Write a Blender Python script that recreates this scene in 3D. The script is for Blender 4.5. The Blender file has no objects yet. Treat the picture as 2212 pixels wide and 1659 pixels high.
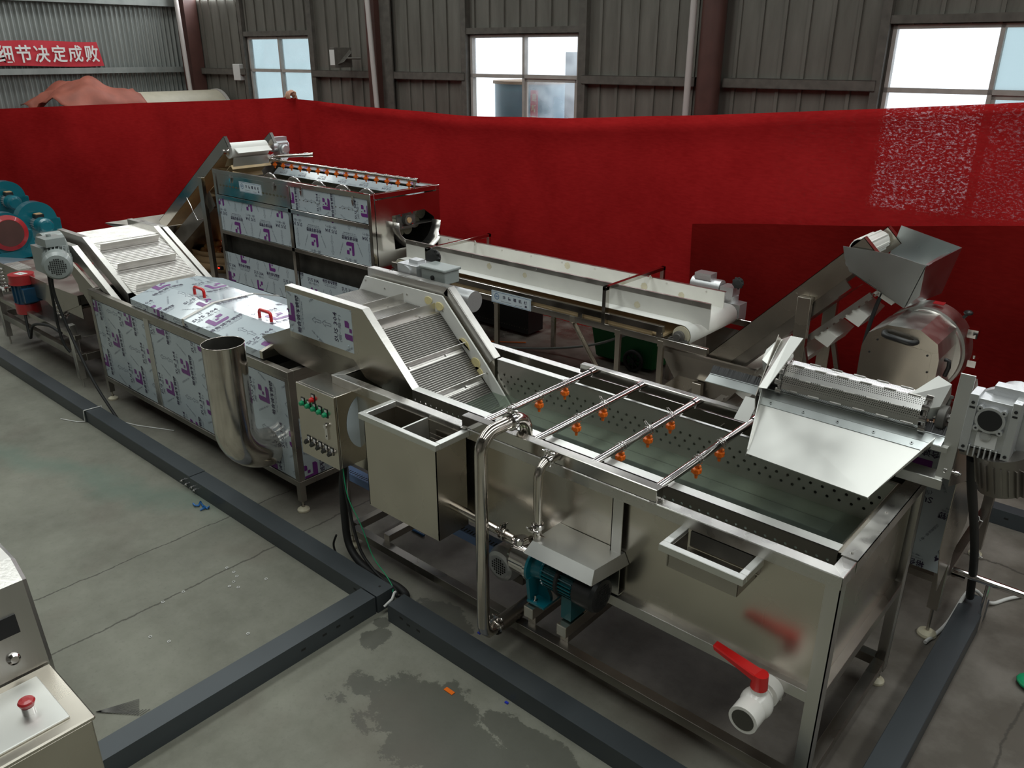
import bpy, math, random
from mathutils import Vector, Matrix
random.seed(7)
scene = bpy.context.scene
COL = scene.collection
R = math.radians

# ---------------------------------------------------------------- camera
cd = bpy.data.cameras.new('camera'); cam = bpy.data.objects.new('camera', cd); COL.objects.link(cam)
cam.location = (0, 0, 2.6); cam.rotation_euler = (R(90 - 22.36), 0, R(131.35 - 90))
cd.sensor_width = 36; cd.lens = 28.37; cd.clip_start = .05; cd.clip_end = 200
scene.camera = cam
scene.view_settings.view_transform = 'Standard'; scene.view_settings.look = 'None'
scene.view_settings.exposure = -0.75; scene.view_settings.gamma = 1.0
try: scene.view_settings.use_curve_mapping = False
except Exception: pass
# ---------------------------------------------------------------- world: overcast daylight outside
wd = bpy.data.worlds.new('world'); scene.world = wd; wd.use_nodes = True
wn = wd.node_tree.nodes['Background']; wn.inputs[0].default_value = (.86, .94, 1.0, 1); wn.inputs[1].default_value = 3.6
SKY_PANEL = 9.0        # daylight through the translucent roof sheets

# ---------------------------------------------------------------- materials
def nt(name):
    m = bpy.data.materials.new(name); m.use_nodes = True
    n = m.node_tree.nodes; l = m.node_tree.links
    return m, n, l, n['Principled BSDF']
def mat(name, c, rough=.5, metal=0., noise=0., nscale=8., bump=0., bscale=60., coat=0., rvar=0., stretch=(1, 1, 1), c2=None):
    m, n, l, b = nt(name)
    b.inputs['Base Color'].default_value = (*c, 1); b.inputs['Roughness'].default_value = rough
    b.inputs['Metallic'].default_value = metal; b.inputs['Coat Weight'].default_value = coat
    if noise or bump or rvar:
        tc = n.new('ShaderNodeTexCoord'); mp = n.new('ShaderNodeMapping'); mp.inputs['Scale'].default_value = stretch
        l.new(tc.outputs['Object'], mp.inputs[0])
        nz = n.new('ShaderNodeTexNoise'); nz.inputs['Scale'].default_value = nscale; nz.inputs['Detail'].default_value = 2.5 if metal > .8 else 6; nz.inputs['Roughness'].default_value = .5
        l.new(mp.outputs[0], nz.inputs['Vector'])
        if noise:
            mx = n.new('ShaderNodeMix'); mx.data_type = 'RGBA'
            d = c2 or tuple(v * (1 - noise) for v in c); e = c if c2 else tuple(min(1, v * (1 + noise)) for v in c)
            mx.inputs[6].default_value = (*d[:3], 1); mx.inputs[7].default_value = (*e, 1)
            mr = n.new('ShaderNodeMapRange'); mr.inputs[1].default_value = .25; mr.inputs[2].default_value = .75
            l.new(nz.outputs[0], mr.inputs[0]); l.new(mr.outputs[0], mx.inputs[0]); l.new(mx.outputs[2], b.inputs['Base Color'])
        if rvar:
            mr = n.new('ShaderNodeMapRange'); mr.inputs[1].default_value = .3; mr.inputs[2].default_value = .7
            mr.inputs[3].default_value = max(.02, rough - rvar); mr.inputs[4].default_value = min(1, rough + rvar)
            l.new(nz.outputs[0], mr.inputs[0]); l.new(mr.outputs[0], b.inputs['Roughness'])
        if bump:
            n2 = n.new('ShaderNodeTexNoise'); n2.inputs['Scale'].default_value = bscale; n2.inputs['Detail'].default_value = 3
            l.new(mp.outputs[0], n2.inputs['Vector'])
            bp = n.new('ShaderNodeBump'); bp.inputs['Strength'].default_value = bump; bp.inputs['Distance'].default_value = .01
            l.new(n2.outputs[0], bp.inputs['Height']); l.new(bp.outputs[0], b.inputs['Normal'])
    return m
M = {}
M['steel'] = mat('stainless_sheet', (.60, .555, .485), .26, 1, noise=.10, nscale=3, rvar=.05, bump=.05, bscale=1.5)
M['steel_m'] = mat('stainless_mirror', (.60, .575, .54), .13, 1, noise=.12, nscale=3, rvar=.06, bump=.04, bscale=1.8)
M['steel_r'] = mat('stainless_rim', (.64, .62, .59), .30, 1, noise=.12, nscale=8, rvar=.12, bump=.03, bscale=3)
M['steel_b'] = mat('stainless_brushed', (.66, .64, .61), .34, 1, noise=.07, nscale=9, rvar=.07, bump=.05, bscale=90, stretch=(1, 1, .1))
M['steel_d'] = mat('stainless_stained', (.43, .40, .36), .34, 1, noise=.22, nscale=4, rvar=.08, bump=.05, bscale=1.6)
M['steel_l'] = mat('stainless_matt', (.74, .74, .71), .42, 1, noise=.06, nscale=4, rvar=.06, bump=.03, bscale=2)
M['beltsteel'] = mat('belt_steel', (.36, .345, .325), .38, 1, noise=.12, nscale=12, rvar=.06)
M['chrome'] = mat('polished_steel', (.72, .69, .68), .07, 1, rvar=.03, nscale=20)
M['pipe'] = mat('pipe_steel', (.62, .57, .52), .14, 1, noise=.1, nscale=12, rvar=.05)
M['dark_in'] = mat('dark_inner_steel', (.10, .095, .085), .5, .7, noise=.3, nscale=8)  # dark tone for insides, slots and the gaps between belt ribs
M['film'] = mat('blue_white_protective_film', (.50, .57, .61), .16, 0, noise=.03, nscale=3, bump=.02, bscale=5, coat=.3)
M['purple'] = mat('purple_ink', (.17, .03, .22), .25)
M['ink'] = mat('black_ink', (.045, .035, .08), .35)
M['ink_l'] = mat('grey_ink', (.16, .17, .22), .35)
M['white'] = mat('white_plastic', (.80, .80, .76), .35, 0, noise=.05, nscale=4)
M['white_d'] = mat('white_board_stained', (.74, .73, .68), .4, 0, noise=.10, nscale=3)
M['cream'] = mat('cream_nylon', (.62, .57, .42), .45, 0, noise=.1, nscale=20)
M['beltcream'] = mat('cream_belt', (.62, .47, .27), .5, 0, noise=.1, nscale=10)
M['orange'] = mat('orange_plastic', (.85, .17, .012), .35, 0)
M['red'] = mat('red_plastic', (.62, .012, .012), .3, 0, coat=.3)
M['pvc'] = mat('white_pvc', (.80, .78, .74), .25, 0, coat=.2)
M['green'] = mat('green_button', (.01, .33, .14), .3)
M['greenbin'] = mat('green_bin_plastic', (.005, .12, .03), .45, 0, noise=.1)
M['black'] = mat('black_plastic', (.014, .014, .015), .4)
M['rubber'] = mat('black_rubber', (.012, .012, .012), .6)
M['teal'] = mat('teal_paint', (.004, .13, .17), .25, 0, coat=.4)
M['teal_d'] = mat('dark_teal_paint', (.004, .085, .10), .3, 0, coat=.3)
M['blue'] = mat('blue_paint', (.012, .06, .12), .3, 0, coat=.3)
M['lblue'] = mat('light_blue_trunking', (.16, .25, .46), .4)
M['gpaint'] = mat('grey_paint', (.26, .29, .28), .35, 0, coat=.2)
M['alu'] = mat('cast_aluminium', (.62, .63, .64), .36, .75, bump=.12, bscale=160)
M['alum'] = mat('dark_cast_metal', (.24, .22, .20), .35, .9, noise=.15)
M['zinc'] = mat('zinc_sheet', (.62, .66, .66), .32, 1, noise=.08, nscale=4, rvar=.05)
M['iron'] = mat('grey_cast_iron', (.13, .125, .115), .5, .4)
M['trunk'] = mat('dark_grey_tray_paint', (.060, .070, .078), .42, .25, noise=.06, nscale=5)
M['redcap'] = mat('red_paint', (.42, .02, .025), .3, 0, coat=.4)
M['label'] = mat('white_sticker', (.70, .70, .68), .4)
M['logo'] = mat('blue_logo_ink', (.03, .14, .33), .4)
M['plate'] = mat('nameplate', (.62, .70, .75), .3)
M['potato'] = mat('potato_skin', (.46, .24, .07), .6, 0, noise=.25, nscale=30)
M['slice'] = mat('potato_slice', (.80, .70, .36), .4, 0, noise=.08, nscale=40)
M['skin'] = mat('skin', (.50, .27, .18), .5)
M['card'] = mat('cardboard', (.42, .27, .14), .8, 0, noise=.1)
M['cover'] = mat('beige_roll', (.44, .40, .31), .5, 0, noise=.08)
M['tarp'] = mat('faded_red_tarp', (.30, .085, .055), .6, 0, noise=.25, nscale=5)
M['rust'] = mat('red_brown_paint', (.085, .035, .028), .5, 0, noise=.2, nscale=6)
M['girt'] = mat('dusty_steel_channel', (.125, .115, .10), .55, .2, noise=.25, nscale=12)
M['frame'] = mat('dusty_window_frame', (.42, .39, .36), .5, 0, noise=.15)
M['pipew'] = mat('white_downpipe', (.50, .46, .44), .4)
M['blgrey'] = mat('bluish_grey_paint', (.13, .17, .20), .4)
M['bluetank'] = mat('blue_grey_tank', (.10, .19, .24), .5, 0, noise=.1)
M['wood'] = mat('weathered_plank', (.24, .14, .07), .7, 0, noise=.2, nscale=12, stretch=(1, 6, 6))
M['tealref'] = M['teal']

def mat_water():
    m, n, l, b = nt('murky_green_water'); n.remove(b); o = n['Material Output']
    tr = n.new('ShaderNodeBsdfTransparent'); tr.inputs[0].default_value = (.74, .82, .74, 1)
    df = n.new('ShaderNodeBsdfDiffuse'); df.inputs[0].default_value = (.27, .33, .28, 1)
    gl = n.new('ShaderNodeBsdfGlossy'); gl.inputs['Roughness'].default_value = .015
    fr = n.new('ShaderNodeFresnel'); fr.inputs[0].default_value = 1.33
    nz = n.new('ShaderNodeTexNoise'); nz.inputs['Scale'].default_value = 7; tc = n.new('ShaderNodeTexCoord'); l.new(tc.outputs['Object'], nz.inputs['Vector'])
    bp = n.new('ShaderNodeBump'); bp.inputs['Strength'].default_value = .05; bp.inputs['Distance'].default_value = .01; l.new(nz.outputs[0], bp.inputs['Height'])
    l.new(bp.outputs[0], gl.inputs['Normal']); l.new(bp.outputs[0], fr.inputs['Normal'])
    m1 = n.new('ShaderNodeMixShader'); m1.inputs[0].default_value = .17; l.new(tr.outputs[0], m1.inputs[1]); l.new(df.outputs[0], m1.inputs[2])
    m2 = n.new('ShaderNodeMixShader'); l.new(fr.outputs[0], m2.inputs[0]); l.new(m1.outputs[0], m2.inputs[1]); l.new(gl.outputs[0], m2.inputs[2])
    l.new(m2.outputs[0], o.inputs[0]); return m
M['water'] = mat_water()

def math_n(n, l, op, a, b=None, c=None):
    x = n.new('ShaderNodeMath'); x.operation = op
    for i, v in enumerate((a, b, c)):
        if v is None: continue
        if isinstance(v, (int, float)): x.inputs[i].default_value = v
        else: l.new(v, x.inputs[i])
    return x.outputs[0]
def mat_perf(name, base, ax, pu, pv, rad, rough=.35, stag=True, metal=1., zmin=None, zmax=None):
    """sheet with round holes punched in rows (pitch pu along axis ax[0], pv along ax[1])"""
    m, n, l, b = nt(name); o = n['Material Output']
    b.inputs['Base Color'].default_value = (*base, 1); b.inputs['Metallic'].default_value = metal; b.inputs['Roughness'].default_value = rough
    tc = n.new('ShaderNodeTexCoord'); sp = n.new('ShaderNodeSeparateXYZ'); l.new(tc.outputs['Object'], sp.inputs[0])
    u = math_n(n, l, 'DIVIDE', sp.outputs[ax[0]], pu); v = math_n(n, l, 'DIVIDE', sp.outputs[ax[1]], pv)
    if stag:
        row = math_n(n, l, 'FLOOR', v); half = math_n(n, l, 'MULTIPLY', math_n(n, l, 'MODULO', math_n(n, l, 'ABSOLUTE', row), 2.0), .5)
        u = math_n(n, l, 'ADD', u, half)
    fu = math_n(n, l, 'MULTIPLY', math_n(n, l, 'SUBTRACT', math_n(n, l, 'FRACT', u), .5), pu)
    fv = math_n(n, l, 'MULTIPLY', math_n(n, l, 'SUBTRACT', math_n(n, l, 'FRACT', v), .5), pv)
    d = math_n(n, l, 'ADD', math_n(n, l, 'MULTIPLY', fu, fu), math_n(n, l, 'MULTIPLY', fv, fv))
    hole = math_n(n, l, 'LESS_THAN', d, rad * rad)
    if zmax is not None: hole = math_n(n, l, 'MULTIPLY', hole, math_n(n, l, 'LESS_THAN', sp.outputs[2], zmax))
    if zmin is not None: hole = math_n(n, l, 'MULTIPLY', hole, math_n(n, l, 'GREATER_THAN', sp.outputs[2], zmin))
    tr = n.new('ShaderNodeBsdfTransparent'); mx = n.new('ShaderNodeMixShader')
    l.new(hole, mx.inputs[0]); l.new(b.outputs[0], mx.inputs[1]); l.new(tr.outputs[0], mx.inputs[2]); l.new(mx.outputs[0], o.inputs[0])
    return m
M['perf'] = mat_perf('perforated_sheet', (.60, .58, .53), (0, 2), .050, .035, .0066, zmax=.975, zmin=.868)
M['perf_f'] = mat_perf('perforated_front_sheet', (.60, .58, .53), (0, 2), .0375, .031, .0058, stag=False, zmax=1.035)
M['perf_d'] = mat_perf('perforated_drum_sheet', (.66, .65, .62), (0, 3 - 1), .0085, .0085, .0021, rough=.28)

def mat_cloth(name, c, hole=.0, hx=0):
    m, n, l, b = nt(name); n.remove(b); o = n['Material Output']
    tc = n.new('ShaderNodeTexCoord')
    nz = n.new('ShaderNodeTexNoise'); nz.inputs['Scale'].default_value = 1.3; nz.inputs['Detail'].default_value = 8; nz.inputs['Roughness'].default_value = .7
    l.new(tc.outputs['Object'], nz.inputs['Vector'])
    mp = n.new('ShaderNodeMapping'); mp.inputs['Scale'].default_value = (14, 14, 70); l.new(tc.outputs['Object'], mp.inputs[0])
    wv = n.new('ShaderNodeTexNoise'); wv.inputs['Scale'].default_value = 1.0; wv.inputs['Detail'].default_value = 5; l.new(mp.outputs[0], wv.inputs['Vector'])
    ad = math_n(n, l, 'ADD', math_n(n, l, 'MULTIPLY', nz.outputs[0], .6), math_n(n, l, 'MULTIPLY', wv.outputs[0], .4))
    mr = n.new('ShaderNodeMapRange'); mr.inputs[1].default_value = .35; mr.inputs[2].default_value = .65; l.new(ad, mr.inputs[0])
    mx = n.new('ShaderNodeMix'); mx.data_type = 'RGBA'; mx.inputs[6].default_value = (c[0] * .80, c[1] * .75, c[2] * .75, 1); mx.inputs[7].default_value = (min(1, c[0] * 1.15), c[1] * 1.3, c[2] * 1.3, 1)
    l.new(mr.outputs[0], mx.inputs[0])
    df = n.new('ShaderNodeBsdfDiffuse'); tl = n.new('ShaderNodeBsdfTranslucent'); l.new(mx.outputs[2], df.inputs[0]); l.new(mx.outputs[2], tl.inputs[0])
    m1 = n.new('ShaderNodeMixShader'); m1.inputs[0].default_value = .30; l.new(df.outputs[0], m1.inputs[1]); l.new(tl.outputs[0], m1.inputs[2])
    sh = m1.outputs[0]
    if hole:
        n3 = n.new('ShaderNodeTexNoise'); n3.inputs['Scale'].default_value = 1.1; n3.inputs['Detail'].default_value = 4; n3.inputs['Roughness'].default_value = .75
        m3 = n.new('ShaderNodeMapping'); m3.inputs['Scale'].default_value = (40, 40, 75); l.new(tc.outputs['Object'], m3.inputs[0]); l.new(m3.outputs[0], n3.inputs['Vector'])
        r3 = n.new('ShaderNodeMapRange'); r3.inputs[1].default_value = .52; r3.inputs[2].default_value = .72; r3.inputs[4].default_value = hole; l.new(n3.outputs[0], r3.inputs[0])
        tr = n.new('ShaderNodeBsdfTransparent'); m2 = n.new('ShaderNodeMixShader'); sx = n.new('ShaderNodeSeparateXYZ'); l.new(tc.outputs['Object'], sx.inputs[0]); gx = n.new('ShaderNodeMapRange'); gx.inputs[1].default_value = hx; gx.inputs[2].default_value = hx + .3; l.new(sx.outputs[0], gx.inputs[0]); l.new(math_n(n, l, 'MULTIPLY', r3.outputs[0], gx.outputs[0]), m2.inputs[0]); l.new(sh, m2.inputs[1]); l.new(tr.outputs[0], m2.inputs[2]); sh = m2.outputs[0]
    l.new(sh, o.inputs[0]); return m
M['cloth'] = mat_cloth('red_felt_cloth', (.40, .016, .017), .15, -2.9)
M['cloth_shade'] = mat_cloth('shade_tinted_red_felt', (.20, .010, .009))  # darker copy of the red: weaker light through the cloth put into the colour
M['banner'] = mat('red_banner_cloth', (.50, .02, .035), .6, 0, noise=.08)

def mat_emit(name, c, s):
    m, n, l, b = nt(name); e = n.new('ShaderNodeEmission'); e.inputs[0].default_value = (*c, 1); e.inputs[1].default_value = s
    l.new(e.outputs[0], n['Material Output'].inputs[0]); n.remove(b); return m
M['skylight'] = mat_emit('translucent_roof_sheet', (.95, 1, .97), SKY_PANEL)
M['band'] = mat_emit('daylight_gap_glazing', (.93, .97, 1), 45.0)
M['led'] = mat_emit('red_indicator', (1, .02, .01), 6)

def mat_pane(name, c, tr_w, dirt):
    m, n, l, b = nt(name); n.remove(b); o = n['Material Output']
    tl = n.new('ShaderNodeBsdfTranslucent'); tl.inputs[0].default_value = (*c, 1); tr = n.new('ShaderNodeBsdfTransparent'); tr.inputs[0].default_value = (*c, 1)
    nz = n.new('ShaderNodeTexNoise'); nz.inputs['Scale'].default_value = 3; tc = n.new('ShaderNodeTexCoord'); l.new(tc.outputs['Object'], nz.inputs['Vector'])
    mr = n.new('ShaderNodeMapRange'); mr.inputs[1].default_value = .3; mr.inputs[2].default_value = .7; mr.inputs[3].default_value = max(0, tr_w - dirt); mr.inputs[4].default_value = min(1, tr_w + dirt); l.new(nz.outputs[0], mr.inputs[0])
    mx = n.new('ShaderNodeMixShader'); l.new(mr.outputs[0], mx.inputs[0]); l.new(tl.outputs[0], mx.inputs[1]); l.new(tr.outputs[0], mx.inputs[2])
    gl = n.new('ShaderNodeBsdfGlossy'); gl.inputs['Roughness'].default_value = .05; m2 = n.new('ShaderNodeMixShader'); m2.inputs[0].default_value = .06
    l.new(mx.outputs[0], m2.inputs[1]); l.new(gl.outputs[0], m2.inputs[2]); l.new(m2.outputs[0], o.inputs[0]); return m
M['pane'] = mat_pane('dusty_window_glass', (.95, .97, 1), .75, .2)
M['pane_b'] = mat_pane('dusty_bluish_glass', (.30, .37, .38), .6, .25)
M['pane_c'] = mat_pane('clear_window_glass', (.95, .97, .97), .97, .02)

# floor ------------------------------------------------------------
def mat_floor():
    m, n, l, b = nt('stained_concrete')
    tc = n.new('ShaderNodeTexCoord'); P = tc.outputs['Object']
    def noise(sc, det=6, ro=.6, vec=None):
        x = n.new('ShaderNodeTexNoise'); x.inputs['Scale'].default_value = sc; x.inputs['Detail'].default_value = det; x.inputs['Roughness'].default_value = ro
        l.new(vec or P, x.inputs['Vector']); return x.outputs[0]
    def ramp(v, a, c, lo=0., hi=1.):
        x = n.new('ShaderNodeMapRange'); x.inputs[1].default_value = a; x.inputs[2].default_value = c; x.inputs[3].default_value = lo; x.inputs[4].default_value = hi; l.new(v, x.inputs[0]); return x.outputs[0]
    def mix(f, A, B):
        x = n.new('ShaderNodeMix'); x.data_type = 'RGBA'
        if isinstance(f, float): x.inputs[0].default_value = f
        else: l.new(f, x.inputs[0])
        for i, v in ((6, A), (7, B)):
            if isinstance(v, tuple): x.inputs[i].default_value = (*v, 1)
            else: l.new(v, x.inputs[i])
        return x.outputs[2]
    sp = n.new('ShaderNodeSeparateXYZ'); l.new(P, sp.inputs[0]); X, Y = sp.outputs[0], sp.outputs[1]
    base = mix(ramp(noise(1.6), .35, .65), (.150, .150, .118), (.235, .235, .190))
    base = mix(ramp(noise(9, 8, .7), .35, .7, 0, .35), base, (.28, .275, .235))
    base = mix(ramp(noise(45, 4, .7), .55, .75, 0, .30), base, (.10, .098, .08))
    # brown, damp ground under and behind the machines
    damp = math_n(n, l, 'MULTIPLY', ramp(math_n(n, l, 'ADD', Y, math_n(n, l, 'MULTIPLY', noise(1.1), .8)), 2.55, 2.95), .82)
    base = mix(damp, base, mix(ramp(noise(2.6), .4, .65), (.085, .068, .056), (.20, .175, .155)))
    wet = ramp(noise(.8, 6, .65), .47, .56); wetm = math_n(n, l, 'MULTIPLY', math_n(n, l, 'MULTIPLY', wet, ramp(Y, 3.3, 3.9)), ramp(X, -2.2, -2.8))
    base = mix(math_n(n, l, 'MULTIPLY', wetm, .65), base, (.035, .028, .024))
    # puddle stains beside the floor trays
    wob = noise(3.2, 8, .72)
    st = None
    for (cx, cy, rx, ry) in ((-1.86, 1.70, .48, .22), (-1.62, 1.90, .30, .10), (-2.42, 2.20, .20, .12), (-2.57, 1.90, .08, .10), (-1.30, 1.66, .25, .14), (-2.62, 2.0, .06, .05)):
        dx = math_n(n, l, 'DIVIDE', math_n(n, l, 'SUBTRACT', X, cx), rx); dy = math_n(n, l, 'DIVIDE', math_n(n, l, 'SUBTRACT', Y, cy), ry)
        d = math_n(n, l, 'SQRT', math_n(n, l, 'ADD', math_n(n, l, 'MULTIPLY', dx, dx), math_n(n, l, 'MULTIPLY', dy, dy)))
        d = math_n(n, l, 'ADD', d, math_n(n, l, 'MULTIPLY', math_n(n, l, 'SUBTRACT', wob, .5), 3.0))
        v = ramp(d, 1.0, .93); st = v if st is None else math_n(n, l, 'MAXIMUM', st, v)
    base = mix(math_n(n, l, 'MULTIPLY', st, .72), base, (.060, .060, .048))
    # pinkish-brown oil shade patches, faint green paint
    base = mix(math_n(n, l, 'MULTIPLY', ramp(noise(1.15, 3), .56, .7), .35), base, (.13, .10, .08))
    dd = math_n(n, l, 'ABSOLUTE', math_n(n, l, 'SUBTRACT', math_n(n, l, 'ADD', Y, math_n(n, l, 'MULTIPLY', noise(2.2), .5)), math_n(n, l, 'ADD', math_n(n, l, 'MULTIPLY', X, .30), 3.50)))
    gm = math_n(n, l, 'MULTIPLY', math_n(n, l, 'MULTIPLY', ramp(dd, .16, .02), ramp(X, -3.9, -4.4)), ramp(X, -7.0, -6.0))
    base = mix(math_n(n, l, 'MULTIPLY', gm, .38), base, (.11, .20, .16))
    # joints between slabs and a couple of cracks
    cr = None
    for (x0, sl, wdt) in ((-4.09, .012, .007), (-3.588, .0, .008), (-9.5, 0, .01), (-.2, .02, .008)):
        e = math_n(n, l, 'SUBTRACT', math_n(n, l, 'SUBTRACT', X, x0), math_n(n, l, 'MULTIPLY', Y, sl))
        e = math_n(n, l, 'ABSOLUTE', math_n(n, l, 'ADD', e, math_n(n, l, 'MULTIPLY', math_n(n, l, 'SUBTRACT', noise(5, 6, .7), .5), .07)))
        v = ramp(e, wdt, wdt * .3); cr = v if cr is None else math_n(n, l, 'MAXIMUM', cr, v)
    e = math_n(n, l, 'ABSOLUTE', math_n(n, l, 'ADD', math_n(n, l, 'SUBTRACT', Y, 4.55), math_n(n, l, 'MULTIPLY', math_n(n, l, 'SUBTRACT', noise(4, 6, .7), .5), .12)))
    cr = math_n(n, l, 'MAXIMUM', cr, ramp(e, .012, .004))
    base = mix(math_n(n, l, 'MULTIPLY', cr, .75), base, (.045, .04, .032))
    l.new(base, b.inputs['Base Color'])
    rr = math_n(n, l, 'SUBTRACT', .78, math_n(n, l, 'MULTIPLY', st, .22)); rr = math_n(n, l, 'SUBTRACT', rr, math_n(n, l, 'MULTIPLY', wetm, .50)); rr = math_n(n, l, 'SUBTRACT', rr, math_n(n, l, 'MULTIPLY', damp, .14))
    l.new(rr, b.inputs['Roughness'])
    bp = n.new('ShaderNodeBump'); bp.inputs['Strength'].default_value = .25; bp.inputs['Distance'].default_value = .01
    h = math_n(n, l, 'SUBTRACT', math_n(n, l, 'MULTIPLY', noise(14, 8, .7), .5), math_n(n, l, 'MULTIPLY', cr, .8)); l.new(h, bp.inputs['Height']); l.new(bp.outputs[0], b.inputs['Normal'])
    return m
M['floor'] = mat_floor()
def mat_wall(name, c, c2):
    m, n, l, b = nt(name); tc = n.new('ShaderNodeTexCoord'); mp = n.new('ShaderNodeMapping'); mp.inputs['Scale'].default_value = (3, 3, .5); l.new(tc.outputs['Object'], mp.inputs[0])
    a = n.new('ShaderNodeTexNoise'); a.inputs['Scale'].default_value = 1.6; a.inputs['Detail'].default_value = 7; a.inputs['Roughness'].default_value = .65; l.new(mp.outputs[0], a.inputs['Vector'])
    mr = n.new('ShaderNodeMapRange'); mr.inputs[1].default_value = .3; mr.inputs[2].default_value = .7; l.new(a.outputs[0], mr.inputs[0])
    mx = n.new('ShaderNodeMix'); mx.data_type = 'RGBA'; mx.inputs[6].default_value = (*c, 1); mx.inputs[7].default_value = (*c2, 1); l.new(mr.outputs[0], mx.inputs[0]); l.new(mx.outputs[2], b.inputs['Base Color'])
    b.inputs['Roughness'].default_value = .5; b.inputs['Metallic'].default_value = .2; return m
M['wall'] = mat_wall('dusty_wall_panel', (.125, .118, .100), (.205, .196, .170))
M['corr'] = mat_wall('corrugated_sheet', (.20, .215, .205), (.29, .305, .29))
M['roof'] = mat('roof_sheet', (.30, .30, .29), .6, 0, noise=.1)

# ---------------------------------------------------------------- mesh builder
_T = {}
def text2d(s, bold=.0, res=1):
    k = (s, bold, res)
    if k not in _T:
        c = bpy.data.curves.new('lettering', 'FONT'); c.body = s; c.size = 1; c.resolution_u = res; c.offset = bold; c.align_x = 'CENTER'; c.align_y = 'CENTER'
        o = bpy.data.objects.new('lettering', c); COL.objects.link(o); bpy.context.view_layer.update()
        dg = bpy.context.evaluated_depsgraph_get(); me = bpy.data.meshes.new_from_object(o.evaluated_get(dg))
        me.calc_loop_triangles(); v = [(p.co.x, p.co.y) for p in me.vertices]; f = [tuple(t.vertices) for t in me.loop_triangles]
        COL.objects.unlink(o); bpy.data.objects.remove(o); bpy.data.curves.remove(c); bpy.data.meshes.remove(me)
        xs = [p[0] for p in v]; ys = [p[1] for p in v]; cx = (min(xs) + max(xs)) / 2; cy = (min(ys) + max(ys)) / 2; w = max(xs) - min(xs); h = max(ys) - min(ys)
        _T[k] = ([((x - cx) / w, (y - cy) / h) for x, y in v], f, w / h)      # unit box, centred
    return _T[k]
V3 = lambda p: Vector(p)
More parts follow.
